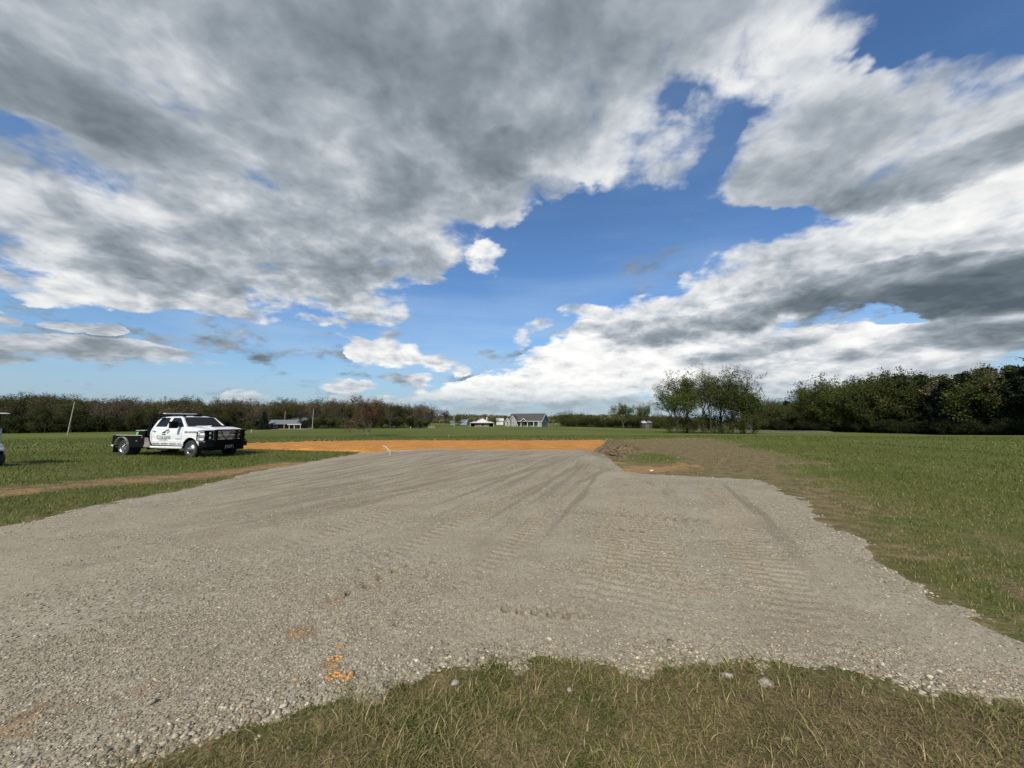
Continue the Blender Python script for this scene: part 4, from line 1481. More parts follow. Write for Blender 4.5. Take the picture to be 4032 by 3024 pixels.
h_ = empty('white_building', (x, y, z - .1), 0, 'small white building glimpsed between trunks of the bare wood', 'building')
w = MB()
w.box(-1.5, 1.5, 0, 4, 0, 2.6)
w.build('wall', TRIM, h_)
r = MB()
roof_slab(r, (-1.8, -.3, 2.55), (1.8, -.3, 2.55), (1.8, 2, 3.3), (-1.8, 2, 3.3), .1)
roof_slab(r, (1.8, 4.3, 2.55), (-1.8, 4.3, 2.55), (-1.8, 2, 3.3), (1.8, 2, 3.3), .1)
r.build('roof', GREYMETAL, h_)
window(h_, 0, 0, .9, .7, 1.1)
for sx, Y, L, hh, lab in ((1806, 236, 10.5, 3.4, 'long blue-grey metal shed with a low curved roof behind the pole'), ):
    x, y, z = place(sx, Y)
    h_ = empty('metal_shed', (x, y, z - .1), math.radians(-12), lab, 'shed')
    w = MB()
    w.box(-L / 2, L / 2, 0, 7, 0, hh * .55)
    w.prism([(-L / 2, 0, hh * .55), (-L / 2, 7, hh * .55), (-L / 2, 3.5, hh)], (.15, 0, 0))
    w.prism([(L / 2, 0, hh * .55), (L / 2, 7, hh * .55), (L / 2, 3.5, hh)], (-.15, 0, 0))
    w.build('wall', BLUEMETAL, h_)
    r = MB()
    for i in range(6):
        a0, a1 = math.pi * i / 6, math.pi * (i + 1) / 6
        p0 = (3.5 - 3.7 * math.cos(a0), hh * .5 + hh * .52 * math.sin(a0))
        p1 = (3.5 - 3.7 * math.cos(a1), hh * .5 + hh * .52 * math.sin(a1))
        roof_slab(r, (-L / 2 - .2, p0[0], p0[1]), (L / 2 + .2, p0[0], p0[1]), (L / 2 + .2, p1[0], p1[1]), (-L / 2 - .2, p1[0], p1[1]), .06)
    r.build('roof', BLUEMETAL, h_)
    f = MB()
    f.box(-1.3, 1.3, -.05, 0, 0, hh * .5)
    f.build('door', GREYMETAL, h_)
x, y, z = place(1968, 232)
h_ = empty('white_shed', (x, y, z - .1), 0, 'little white roofed shed half hidden behind the grey house gable', 'shed')
w = MB()
w.box(-2, 2, 0, 4, 0, 2.4)
w.build('wall', TRIM, h_)
r = MB()
roof_slab(r, (-2.4, -.4, 2.3), (2.4, -.4, 2.3), (2.4, 2, 4.0), (-2.4, 2, 4.0), .1)
roof_slab(r, (2.4, 4.4, 2.3), (-2.4, 4.4, 2.3), (-2.4, 2, 4.0), (2.4, 2, 4.0), .1)
r.build('roof', PALEMETAL, h_)
x, y, z = place(2549, 190)
h_ = empty('barn', (x, y, z - .1), math.radians(2), 'dark wooden barn with two pale metal roof sheets before the hedge', 'barn')
w = MB()
w.box(-2.55, 2.55, 0, 5, 0, 2.9)
w.build('wall', BARNWOOD, h_)
for a, b, m_, nm in ((-2.6, -.12, PALEMETAL, 0), (.12, 2.6, GREYMETAL, 1)):
    r = MB()
    roof_slab(r, (a, -.4, 2.75), (b, -.4, 2.75), (b, 3, 3.9), (a, 3, 3.9), .08)
    roof_slab(r, (b, 5.4, 2.9), (a, 5.4, 2.9), (a, 3, 3.9), (b, 3, 3.9), .08)
    r.build('roof', m_, h_)
f = MB()
f.box(-.9, .9, -.05, 0, 0, 2.3)
f.build('door', TANWALL, h_)

# ------------------------------------------------------------------ poles and posts
for nm, sx, sy_top, Y, tx, lab, r0 in (
        ('utility_pole', 265, 1582, 99, .95, 'leaning weathered wooden pole in the field before the olive wood', .15),
        ('utility_pole', 1118, 1620, 150, .12, 'shorter grey pole standing before the red house', .14),
        ('utility_pole', 1229, 1609, 146, .20, 'tall pale pole beside the tan shed', .15),
        ('utility_pole', 1788, 1632, 168, .05, 'pale pole with a crosspiece between the round tree and the brick house', .15)):
    x, y, z = place(sx, Y)
    h_ = sky_top(sx, sy_top, x, y, z)
    pr = empty(nm, (x, y, z), 0, lab, 'pole', 'utility poles in the field')
    m = MB()
    m.tube([(0, 0, -.6), (tx * .5, 0, h_ * .5), (tx, 0, h_)], r0, 10, r0 * .62)
    m.build('shaft', WOODPOLE, pr, True)
    m = MB()
    if sx == 1788:
        m.box(tx - .7, tx + .7, -.16, -.05, h_ - .7, h_ - .55)
        m.build('crosspiece', WOODPOLE, pr)
        m = MB()
        m.tube([(tx - .28, -.1, h_ - 1.6), (tx - .28, -.1, h_ - .9)], .18, 10)
        m.build('transformer', GREYMETAL, pr)
    else:
        m.tube([(tx, 0, h_ - .01), (tx, 0, h_ + .06)], r0 * .66, 10)
        m.build('cap', GREYMETAL, pr)
for nm, sx, Y, hh, r_, mat_, lab, cat in (
        ('survey_stake', 1767, 52, .48, .035, WOODPOLE, 'short pale stake in the grass behind the orange clay', 'stake'),
        ('fence_post', 1617, 150, .75, .09, TRIM, 'short white post at the edge of the bare wood', 'post'),
        ('fence_post', 2613, 78, .62, .05, BARNWOOD, 'thin dark post in the field before the tree clump', 'post'),
        ('marker_post', 989, 118, .9, .08, TRIM, 'small white marker post beside the pale driveway', 'post')):
    x, y, z = place(sx, Y)
    m = MB()
    m.tube([(0, 0, -.2), (.02, 0, hh * .9), (.02, 0, hh)], r_, 8, r_ * .9)
    o = m.build(nm, mat_)
    o.location = (x, y, z)
    tag(o, lab, cat)
x, y, z = place(2190, 158)
pr = empty('bird_house', (x, y, z), .3, 'small bird house with a pale roof on a dark post beyond the grey house', 'bird house')
m = MB()
m.box(-.08, .08, -.08, .08, -.3, 1.1)
m.build('post', BARNWOOD, pr)
m = MB()
m.box(-.22, .22, -.22, .22, 1.1, 1.45)
m.build('box', TANWALL, pr)
m = MB()
roof_slab(m, (-.36, -.32, 1.42), (0, -.32, 1.68), (0, .32, 1.68), (-.36, .32, 1.42), .04)
roof_slab(m, (0, -.32, 1.68), (.36, -.32, 1.42), (.36, .32, 1.42), (0, .32, 1.68), .04)
m.build('roof', PALEMETAL, pr)
x, y, z = place(1699, 150)
pr = empty('livestock_pen', (x, y, z), 0, 'grey wire livestock panel standing in the field near the round bare tree', 'pen')
for a in (-1.25, 0, 1.25):
    m = MB()
    m.box(a - .05, a + .05, -.05, .05, -.2, 1.0)
    m.build('post', WOODPOLE, pr)
m = MB()
for k in range(6):
    m.box(-1.25, 1.25, -.062, -.05, .12 + k * .16, .15 + k * .16)
for k in range(14):
    m.box(-1.2 + k * .18, -1.18 + k * .18, -.074, -.062, .1, .97)
m.build('wire_panel', STEEL, pr)

# pale driveway strip and pond
m_drive = simple('pale_drive_gravel', (.34, .32, .27), .95, var=.2, scale=.6)
dv = []
for pts, hw in (([(1085, 150), (1180, 150), (1215, 147)], 3.2), ([(700, 112), (900, 118), (1000, 126), (1085, 148)], 1.1)):
    P = [Vector(place(*q)) for q in pts]
    PP = []
    for a, b in zip(P[:-1], P[1:]):
        PP += [a.lerp(b, k / 12) for k in range(12)]
    PP.append(P[-1])
    m = MB()
    for a, b in zip(PP[:-1], PP[1:]):
        V = []
        for q in (a, b):
            for s_ in (-hw, hw):
                V.append((q.x, q.y + s_, gz(q.x, q.y + s_) + .10))
        m.add(V, [(0, 1, 3, 2)])
    dv.append(m)
allm = MB()
for m in dv:
    allm.add(m.v, m.f)
tag(allm.build('driveway', m_drive), kind='structure')
mw, t, p = material('pond_water')
p.inputs['Base Color'].default_value = (.012, .016, .012, 1)
p.inputs['Roughness'].default_value = .06
nb = t.new('ShaderNodeBump')
nb.inputs['Strength'].default_value = .25
t.put(nb.inputs['Height'], t.noise(t.new('ShaderNodeNewGeometry').outputs['Position'], 1.5, 3))
t.put(p.inputs['Normal'], nb.outputs[0])
px_, py_, _ = place(3090, 150)
zp = min(gz(px_ + a * 14, py_ + b * 6) for a in (-1, 0, 1) for b in (-1, 1)) + .55
m = MB()
m.poly([(px_ + 15 * math.cos(a) * (1 + .1 * math.sin(3 * a)), py_ + 7 * math.sin(a), zp) for a in np.linspace(0, 2 * math.pi, 48, endpoint=False)])
tag(m.build('pond', mw), kind='structure')
m = MB()
n = 48
V = []
for a in np.linspace(0, 2 * math.pi, n, endpoint=False):
    for k, dz in ((.98, -.05), (1.06, .12), (1.16, .05), (1.4, -.8)):
        xx, yy = px_ + 15 * k * math.cos(a) * (1 + .1 * math.sin(3 * a)), py_ + 7 * k * math.sin(a)
        V.append((xx, yy, zp + dz))
m.add(V, [(i * 4 + k, ((i + 1) % n) * 4 + k, ((i + 1) % n) * 4 + k + 1, i * 4 + k + 1) for i in range(n) for k in range(3)])
tag(m.build('pond_bank', simple('pond_bank_earth', (.085, .085, .055), .95, var=.3, scale=1.0), smooth=True), kind='structure')

# ---- white plastic pipes at the end of the gravel
PVC = simple('white_plastic_pipe', (.46, .44, .39), .6, var=.05)


def along_px(pts, z0):
    return [(*gp(a, b, z0 + dz), z0 + dz) for a, b, dz in pts]


gx0, gy0 = gp(840, 978)
m = MB()
zb = gz(gx0, gy0) + .10
bx, by = gp(843, 984, zb)
m.tube([(bx, by, zb - .05), (bx - .02, by, zb + .15), (bx - .12, by + .02, zb + .30), (bx - .28, by + .03, zb + .42), (bx - .36, by + .03, zb + .44)], .02, 8)
tag(m.build('bent_pipe', PVC, smooth=True), 'white plastic pipe bent out of the gravel beside the clay pad', 'pipe')
m = MB()
q0, q1 = gp(836, 976, .18), gp(890, 973.5, .18)
m.tube([(q0[0], q0[1], .24), ((q0[0] + q1[0]) / 2, (q0[1] + q1[1]) / 2, .17), (q1[0], q1[1], .20)], .02, 8)
tag(m.build('straight_pipe', PVC, smooth=True), 'white plastic pipe lying straight along the gravel and clay edge', 'pipe')

# ---- earth thrown up: pile at the pad's end and the bank behind it
m_earth, t, p = material('brown_earth_clods')
pos = t.new('ShaderNodeNewGeometry').outputs['Position']
n1_ = t.noise(pos, 2.2, 5, .6)
n2_ = t.noise(pos, 11, 4, .6)
c = t.mix(t.mapr(n1_, .35, .65), (.080, .055, .028), (.180, .128, .068))
c = t.mix(t.m('MULTIPLY', t.mapr(n2_, .55, .7), .6), c, (.07, .085, .03))
t.put(p.inputs['Base Color'], c)
p.inputs['Roughness'].default_value = .95
bn = t.new('ShaderNodeBump')
bn.inputs['Distance'].default_value = .06
t.put(bn.inputs['Height'], n2_)
t.put(p.inputs['Normal'], bn.outputs[0])


def clod_field(name, centres, rng):
    """heaped lumps of earth: many rough stones of soil"""
    parts_v, parts_f, off = [], [], 0
    for x, y, z, r in centres:
        n, k = 9, 6
        V = []
        sx_, sy_, sz_ = r * rng.uniform(.8, 1.5), r * rng.uniform(.7, 1.2), r * rng.uniform(.45, .8)
        rz = rng.uniform(0, 3.14)
        for i in range(k + 1):
            ph = math.pi * i / k
            for j in range(n):
                th = 2 * math.pi * j / n
                q = np.array([math.sin(ph) * math.cos(th) * sx_, math.sin(ph) * math.sin(th) * sy_, math.cos(ph) * sz_])
                q *= rng.uniform(.55, 1.35) if 0 < i < k else 1
                V.append((x + q[0] * math.cos(rz) - q[1] * math.sin(rz), y + q[0] * math.sin(rz) + q[1] * math.cos(rz), z + q[2]))
        i = np.arange((k + 1) * n).reshape(k + 1, n)
        F = np.stack([i[:-1], np.roll(i[:-1], -1, 1), np.roll(i[1:], -1, 1), i[1:]], -1).reshape(-1, 4)
        parts_v.append(np.array(V))
        parts_f.append(F + off)
        off += len(V)
    return mesh_np(name, np.concatenate(parts_v), np.concatenate(parts_f), m_earth, smooth=True)


rg = np.random.default_rng(12)
MOUND = gpoly([(1284, 978), (1300, 966), (1316, 951), (1335, 949), (1368, 962), (1385, 968), (1372, 976), (1342, 986), (1330, 992), (1312, 988)])
cs = []
while len(cs) < 1300:
    x, y = rg.uniform(MOUND[:, 0].min(), MOUND[:, 0].max()), rg.uniform(MOUND[:, 1].min(), MOUND[:, 1].max())
    s_ = float(sdf(np.array([x]), np.array([y]), MOUND)[0])
    if s_ > -.15:
        cs.append((x, y, gz(x, y) - .05 + .28 * min(1, max(0, s_) / 1.4) * rg.uniform(.5, 1.1), .04 + .18 * rg.uniform() ** 2.5))
tag(clod_field('earth_pile', cs, rg), 'low pile of brown earth clods at the end of the orange clay pad', 'earth pile')
cs = []
BACK = gpoly([(440, 961), (530, 956), (650, 951.3), (800, 947.8), (950, 947.4), (1100, 947.6), (1306, 947.2), (1330, 947)])
seglen = np.hypot(*np.diff(BACK, axis=0).T)
for i, L in enumerate(seglen):
    for k in range(int(L * 9)):
        f_ = rg.uniform()
        q = BACK[i] * (1 - f_) + BACK[i + 1] * f_
        x, y = q[0], q[1] + rg.normal() * .35 + .3
        cs.append((x, y, gz(x, y) - .03 + .10 * vnoise(np.array([x * .4]), np.array([1.]), 3)[0], rg.uniform(.06, .20)))
tag(clod_field('earth_bank', cs, rg), kind='structure')
# ------------------------------------------------------------------ the work truck (x forward, y to its own left, z up; front axle at x = 0)
CARWHITE = simple('truck_white_paint', (.68, .69, .70), .30, var=.04, spec=.5, coat=.6)
CARGLASS = simple('tinted_glass', (.010, .011, .012), .08, var=.1, spec=.22)
LAMPGLASS = simple('headlamp_glass', (.55, .56, .57), .12, var=.25, scale=20)
AMBER = simple('amber_lens', (.42, .12, .04), .25, var=.15)
DECKSTEEL = simple('aluminium', (.66, .65, .62), .45, .6, var=.1)
TOOLGREEN = simple('green_plastic', (.03, .36, .06), .4, var=.15)
GREYDECAL = simple('grey_lettering', (.20, .21, .22), .5, var=.05)
BLACKDECAL = simple('black_lettering', (.012, .012, .014), .5, var=.05)
CAVITY = simple('wheel_well', (.008, .008, .008), .9, var=.2)

tr = empty('flatbed_truck', (-14.484, 18.783, gz(-14.484, 18.783) - .03), -.304, 'white crew cab flatbed work truck with black bed, grille guard and door lettering', 'truck')


def yside(x, z):
    zs = [.50, .58, .72, .80, 1.0, 1.18, 1.30, 1.40, 1.46]
    ys = [.93, .955, .99, .975, .99, .985, .955, .925, .90]
    y = float(np.interp(z, zs, ys))
    if x > .2:
        y -= .05 * (x - .2) + .38 * max(0, x - .55) ** 2
    return y


def panel(name, outline, mat, parent, sgn, zcuts=(.58, .72, .80, .9, 1.0, 1.1, 1.18, 1.30, 1.38), lift=0.0, depth=.03):
    """body side panel: outline in x, z, bowed to the body side"""
    bm = bmesh.new()
    vs = [bm.verts.new((x, 0, z)) for x, z in outline]
    bm.faces.new(vs)
    for zc in zcuts:
        bmesh.ops.bisect_plane(bm, geom=bm.verts[:] + bm.edges[:] + bm.faces[:], plane_co=(0, 0, zc), plane_no=(0, 0, 1))
    for xc in (.2, .4, .55, .7):
        bmesh.ops.bisect_plane(bm, geom=bm.verts[:] + bm.edges[:] + bm.faces[:], plane_co=(xc, 0, 0), plane_no=(1, 0, 0))
    bmesh.ops.triangulate(bm, faces=[f for f in bm.faces if len(f.verts) > 4])
    for v in bm.verts:
        v.co.y = sgn * (yside(v.co.x, v.co.z) + lift)
    ret = bmesh.ops.extrude_face_region(bm, geom=bm.faces[:])
    for g_ in ret['geom']:
        if isinstance(g_, bmesh.types.BMVert):
            g_.co.y -= sgn * depth
    bmesh.ops.recalc_face_normals(bm, faces=bm.faces)
    me = bpy.data.meshes.new(name)
    bm.to_mesh(me)
    bm.free()
    for q in me.polygons:
        q.use_smooth = True
    try:
        me.set_sharp_from_angle(angle=math.radians(35))
    except Exception:
        pass
    me.materials.append(mat)
    o = bpy.data.objects.new(name, me)
    COL.objects.link(o)
    o.parent = parent
    return o


def arc(cx_, cz_, r, a0, a1, n):
    return [(cx_ + r * math.cos(math.radians(a0 + (a1 - a0) * i / n)), cz_ + r * math.sin(math.radians(a0 + (a1 - a0) * i / n))) for i in range(n + 1)]


fender = [(-.60, 1.41), (-.60, .54), (-.50, .54)] + arc(0, .42, .53, 167, 18, 18) + [(.52, .60), (.84, .64), (.86, .84), (.86, 1.22), (.80, 1.27), (.45, 1.345), (0, 1.405), (-.45, 1.41)]
fdoor = [(-1.68, 1.395), (-1.70, 1.0), (-1.68, .56), (-.62, .55), (-.62, 1.41)]
rdoor = [(-2.60, 1.40), (-2.64, 1.2), (-2.64, .8), (-2.56, .57), (-1.70, .56), (-1.72, 1.0), (-1.70, 1.395)]
rear = [(-2.70, 1.40), (-2.76, 1.16), (-2.76, .80), (-2.66, .56), (-2.58, .57), (-2.66, .8), (-2.66, 1.2), (-2.62, 1.40)]
for sg in (-1, 1):
    panel('fender', fender, CARWHITE, tr, sg)
    d1 = panel('front_door', fdoor, CARWHITE, tr, sg)
    d2 = panel('rear_door', rdoor, CARWHITE, tr, sg)
    panel('cab_corner', rear, CARWHITE, tr, sg)
    for dd, hx in ((d1, -1.50), (d2, -2.46)):
        m = MB()
        m.tube([(hx - .10, sg * 1.0, 1.215), (hx - .08, sg * 1.035, 1.22), (hx + .08, sg * 1.035, 1.22), (hx + .10, sg * 1.0, 1.215)], .016, 8)
        m.build('handle', CHROME if hx < -2 else CARWHITE, dd, True)
    m = MB()
    m.box(-2.6, -.6, sg * .985 - .012, sg * .985 + .012, .735, .765)
    m.build('moulding', CARWHITE, tr)
    m = MB()
    m.tube([(-2.5, sg * 1.06, .475), (-2.42, sg * 1.08, .47), (-.45, sg * 1.08, .47), (-.38, sg * 1.05, .475)], .055, 8)
    m.build('running_board', TRIM, tr, True)
    # inner well of the front wheel
    m = MB()
    A = arc(0, .42, .535, 175, 5, 18)
    for (xa, za), (xb, zb2) in zip(A[:-1], A[1:]):
        m.add([(xa, sg * .955, za), (xb, sg * .955, zb2), (xb, sg * .5, zb2), (xa, sg * .5, za)], [(0, 1, 2, 3)])
    m.poly([(x_, sg * .5, z_) for x_, z_ in A])
    m.build('wheel_well', CAVITY, tr)
    lip = MB()
    A = arc(0, .42, .53, 167, 14, 22)
    lip.tube([(x_, sg * (yside(x_, z_) + .004), z_) for x_, z_ in A], .016, 6)
    lip.build('arch_lip', CARWHITE, tr, True)

# core that closes the body behind the panels
m = MB()
m.box(-2.6, -.56, -.90, .90, .50, 1.30)
m.box(-.56, .80, -.52, .52, .45, 1.22)
m.box(-4.9, .7, -.42, .42, .36, .56)
m.build('chassis', CAVITY, tr)
# hood
NXh, NYh = 16, 24
V = []
for i in range(NXh + 1):
    xx = -.50 + (0.86 + .50) * i / NXh
    ze = float(np.interp(xx, [-.5, 0, .45, .80, .86], [1.412, 1.405, 1.345, 1.272, 1.235]))
    for j in range(NYh + 1):
        s_ = -1 + 2 * j / NYh
        yw = yside(xx, ze) - .01
        crown = .035 * (1 - abs(s_) ** 3)
        bulge = .030 * float(sstep(.58, .44, abs(s_))) * float(sstep(.86, .6, xx)) - .012 * math.exp(-((abs(s_) - .62) / .07) ** 2)
        V.append((xx, s_ * yw, ze + crown + bulge - (.02 if abs(s_) > .99 else 0)))
m = MB()
m.add(V, [(i * (NYh + 1) + j, i * (NYh + 1) + j + 1, (i + 1) * (NYh + 1) + j + 1, (i + 1) * (NYh + 1) + j) for i in range(NXh) for j in range(NYh)])
hd = m.build('hood', CARWHITE, tr, True)
m = MB()
m.prism([(.34, -.34, 1.425), (.34, .34, 1.425), (.34, .30, 1.472), (.34, -.30, 1.472)], (.03, 0, -.012))
m.build('scoop_opening', CAVITY, hd)
m = MB()
m.add([(.36, -.40, 1.40), (.36, .40, 1.40), (.36, .32, 1.487), (.36, -.32, 1.487), (-.15, -.40, 1.44), (-.15, .40, 1.44), (-.15, .30, 1.462), (-.15, -.30, 1.462)], [(3, 2, 6, 7), (0, 3, 7, 4), (1, 5, 6, 2)])
m.build('scoop', CARWHITE, hd, True)
m = MB()
m.box(-.58, -.46, -.86, .86, 1.385, 1.418)
m.build('cowl', BLACK, tr)

# greenhouse
def gy_(z_):
    return .925 - .40 * (z_ - 1.38)


ROOFZ = 1.885
for sg in (-1, 1):
    m = MB()
    o_ = [(-2.72, 1.385), (-2.70, 1.45), (-2.62, 1.70), (-2.50, 1.86), (-2.42, ROOFZ), (-1.10, ROOFZ), (-.98, 1.86), (-.42, 1.41), (-.46, 1.385)]
    m.prism([(x_, sg * gy_(z_), z_) for x_, z_ in o_], (0, -sg * .05, 0))
    m.build('pillar_frame', CARWHITE, tr)
    for w_ in ([(-2.545, 1.425), (-2.545, 1.46), (-2.46, 1.72), (-2.38, 1.835), (-2.34, 1.85), (-1.80, 1.85), (-1.775, 1.42)], [(-1.655, 1.42), (-1.64, 1.60), (-1.60, 1.84), (-1.56, 1.85), (-1.16, 1.85), (-1.05, 1.80), (-.66, 1.48), (-.62, 1.42)]):
        g = MB()
        g.prism([(x_, sg * (gy_(z_) + .006), z_) for x_, z_ in w_], (0, -sg * .02, 0))
        g.build('side_window', CARGLASS, tr)
m = MB()
m.prism([(-.50, -.80, 1.425), (-.50, .80, 1.425), (-1.005, .66, 1.86), (-1.005, -.66, 1.86)], (.012, 0, .014))
m.build('windshield', CARGLASS, tr)
m = MB()
m.prism([(-.44, -.91, 1.40), (-.44, .91, 1.40), (-1.07, .725, 1.885), (-1.07, -.725, 1.885)], (-.02, 0, -.02))
m.build('windshield_frame', CARWHITE, tr)
m = MB()
m.prism([(-2.70, -.90, 1.40), (-2.70, .90, 1.40), (-2.45, .72, 1.87), (-2.45, -.72, 1.87)], (.03, 0, 0))
m.build('back_panel', CARWHITE, tr)
m = MB()
m.prism([(-2.675, -.6, 1.47), (-2.675, .6, 1.47), (-2.52, .56, 1.76), (-2.52, -.56, 1.76)], (-.02, 0, 0))
m.build('back_window', CARGLASS, tr)
V = []
for i in range(13):
    xx = -2.52 + (2.52 - .985) * i / 12
    for j in range(13):
        s_ = -1 + 2 * j / 12
        e_ = min(1, (xx + 2.52) / .25, (-.985 - xx) / .25)
        V.append((xx, s_ * .735, 1.868 + .075 * (1 - abs(s_) ** 4) * (.25 + .75 * math.sin(max(0, e_) * math.pi / 2))))
m = MB()
m.add(V, [(i * 13 + j, i * 13 + j + 1, (i + 1) * 13 + j + 1, (i + 1) * 13 + j) for i in range(12) for j in range(12)])
m.build('roof', CARWHITE, tr, True)
for yy, hw in ((-.60, .055), (0, .17), (.60, .055)):
    m = MB()
    m.box(-1.17, -1.07, yy - hw, yy + hw, 1.925 if abs(yy) < .1 else 1.905, 1.965 if abs(yy) < .1 else 1.95)
    m.build('roof_lamp', BLACK, tr, bevel=.012)

# mirrors
for sg in (-1, 1):
    m = MB()
    m.box(-.92, -.74, sg * 1.06 if sg > 0 else -1.36, 1.36 if sg > 0 else -1.06, 1.36, 1.68)
    mi = m.build('mirror', BLACK, tr, bevel=.03)
    m = MB()
    m.tube([(-.78, sg * .93, 1.45), (-.80, sg * 1.08, 1.47)], .03, 8)
    m.tube([(-.78, sg * .90, 1.56), (-.80, sg * 1.08, 1.58)], .03, 8)
    m.build('bracket', BLACK, mi)

# front end
m = MB()
m.box(.70, .87, -.93, .93, .80, 1.235)
m.build('grille', BLACK, tr)
g = MB()
for z_, h2 in ((1.22, .022), (1.04, .030), (.85, .022)):
    g.box(.87, .90, -.62, .62, z_ - h2, z_ + h2)
for z_ in (1.165, 1.115, .985, .94, .90):
    g.box(.868, .885, -.60, .60, z_ - .009, z_ + .009)
g.build('grille_bar', CHROME, tr)
g = MB()
bt = [(-.16, .0), (-.13, .045), (-.05, .045), (-.05, .06), (.05, .06), (.05, .045), (.16, .045), (.13, 0), (.10, -.045), (.05, -.045), (.05, -.06), (-.05, -.06), (-.05, -.045), (-.19, -.045)]
g.prism([(.90, a * 1.0, 1.12 + b) for a, b in bt], (.015, 0, 0))
g.build('emblem', STEEL, tr)
for sg in (-1, 1):
    for z0, z1 in ((1.08, 1.195), (.875, .995)):
        m = MB()
        m.prism([(.88, sg * .62, z0), (.88, sg * .62, z1), (.83, sg * .90, z1), (.83, sg * .90, z0)], (-.03, 0, 0))
        hl = m.build('headlight', BLACK if sg == 0 else CARGLASS, tr)
        m = MB()
        m.prism([(.888, sg * .70, z0 + .015), (.888, sg * .70, z1 - .015), (.872, sg * .76, z1 - .015), (.872, sg * .76, z0 + .015)], (.008, 0, 0))
        m.build('bulb', LAMPGLASS, hl)
        m = MB()
        m.prism([(.86, sg * .80, z0 + .01), (.86, sg * .80, z1 - .01), (.835, sg * .905, z1 - .01), (.835, sg * .905, z0 + .01)], (.008, 0, 0))
        m.build('indicator', AMBER, hl)
        for zz_ in (z0 - .018, z1 + .018):
            m = MB()
            m.prism([(.895, sg * .60, zz_ - .016), (.895, sg * .60, zz_ + .016), (.84, sg * .915, zz_ + .016), (.84, sg * .915, zz_ - .016)], (-.03, 0, 0))
            m.build('chrome_surround', CHROME, tr)
# black steel bumper
bp = [(.72, -1.10), (1.0, -.98), (1.12, -.72), (1.12, .72), (1.0, .98), (.72, 1.10)]
m = MB()
m.prism([(a, b, .50) for a, b in bp], (0, 0, .24))
m.prism([(a * .97 - .01, b * .86, .34) for a, b in bp], (0, 0, .16))
bmp = m.build('bumper', BLACK, tr, bevel=.012)
m = MB()
m.prism([(1.128, -.20, .41), (1.128, .20, .41), (1.128, .17, .56), (1.128, -.17, .56)], (.012, 0, 0))
plate = m.build('front_plate', BLACK, bmp)
m = MB()
for a, b in (((-.20, .41), (-.17, .56)), ((-.17, .56), (.17, .56)), ((.17, .56), (.20, .41))):
    m.tube([(1.142, a[0], a[1]), (1.142, b[0], b[1])], .008, 6)
m.build('plate_rim', STEEL, bmp)
lettering('CAT', .15, STEEL, bmp, 'plate_lettering', (1.144, -.12, .435), (math.pi / 2, 0, math.pi / 2), .25, .12)
# grille guard
g = MB()
for yy in (-.62, .62):
    g.prism([(1.04, yy - .05, .70), (1.16, yy - .05, .70), (1.14, yy - .05, 1.29), (1.02, yy - .05, 1.29)], (0, .10, 0))
for z_ in (1.275, .76):
    g.tube([(1.09, -.6, z_), (1.09, .6, z_)], .032, 8)
for sg in (-1, 1):
    g.tube([(1.09, sg * .64, 1.25), (1.04, sg * .85, 1.25), (.86, sg * 1.01, 1.25), (.58, sg * 1.045, 1.24), (.52, sg * 1.05, 1.20), (.52, sg * 1.05, .82), (.58, sg * 1.045, .79), (.86, sg * 1.01, .79), (1.04, sg * .85, .79), (1.09, sg * .64, .79)], .026, 8)
    g.tube([(1.09, sg * .64, 1.02), (1.04, sg * .85, 1.02), (.86, sg * 1.01, 1.02), (.52, sg * 1.05, 1.02)], .02, 8)
    g.tube([(1.10, sg * .40, 1.27), (1.10, sg * .30, 1.0), (1.10, sg * .12, .78)], .018, 8)
g.build('grille_guard', BLACK, tr, True)


# wheels
def wheel(cx_, cy_, sgn, rear_, name='wheel'):
    w_ = bpy.data.objects.new(name, None)
    COL.objects.link(w_)
    w_.parent = tr
    w_.location = (cx_, cy_, .40)
    m = MB()
    h2 = .125
    pr_ = [(.235, -h2 * .8), (.30, -h2), (.365, -h2 * .96), (.395, -h2 * .72), (.402, 0), (.395, h2 * .72), (.365, h2 * .96), (.30, h2), (.235, h2 * .8)]
    m.lathe(pr_, 'y', (0, 0, 0), 40)
    for k in range(40):                                       # tread lugs
        a = 2 * math.pi * k / 40
        for q in (-1, 1):
            b_ = a + (.04 if q > 0 else -.04)
            c0 = Vector((math.cos(b_) * .399, q * h2 * .48, math.sin(b_) * .399))
            tdir = Vector((-math.sin(b_), 0, math.cos(b_))) * .020
            rdir = Vector((math.cos(b_), 0, math.sin(b_))) * .012
            yd = Vector((0, h2 * .40, 0))
            m.prism([tuple(c0 - tdir - yd), tuple(c0 + tdir - yd), tuple(c0 + tdir + yd), tuple(c0 - tdir + yd)], tuple(rdir))
    m.build('tyre', RUBBER, w_, True)
    m = MB()
    s_ = sgn
    if rear_:
        m.lathe([(.245, s_ * .115), (.225, s_ * .10), (.20, s_ * .02), (.185, -s_ * .05), (.10, -s_ * .06), (.085, s_ * .02), (.0, s_ * .03)], 'y', (0, 0, 0), 32)
    else:
        m.lathe([(.245, s_ * .10), (.225, s_ * .115), (.20, s_ * .09), (.17, s_ * .13), (.11, s_ * .15), (.09, s_ * .19), (.06, s_ * .20), (.0, s_ * .205)], 'y', (0, 0, 0), 32)
    rim_ = m.build('rim', CHROME, w_, True)
    m = MB()
    for k in range(8):
        a = 2 * math.pi * k / 8
        cc = (math.cos(a) * .155, math.sin(a) * .155)
        yb = s_ * (.143 if not rear_ else -.048)
        m.prism([(cc[0] + .030 * math.cos(b), yb, cc[1] + .030 * math.sin(b)) for b in np.linspace(0, 2 * math.pi, 10, endpoint=False)], (0, s_ * .012, 0))
    m.build('rim_hole', CAVITY, rim_)
    return w_


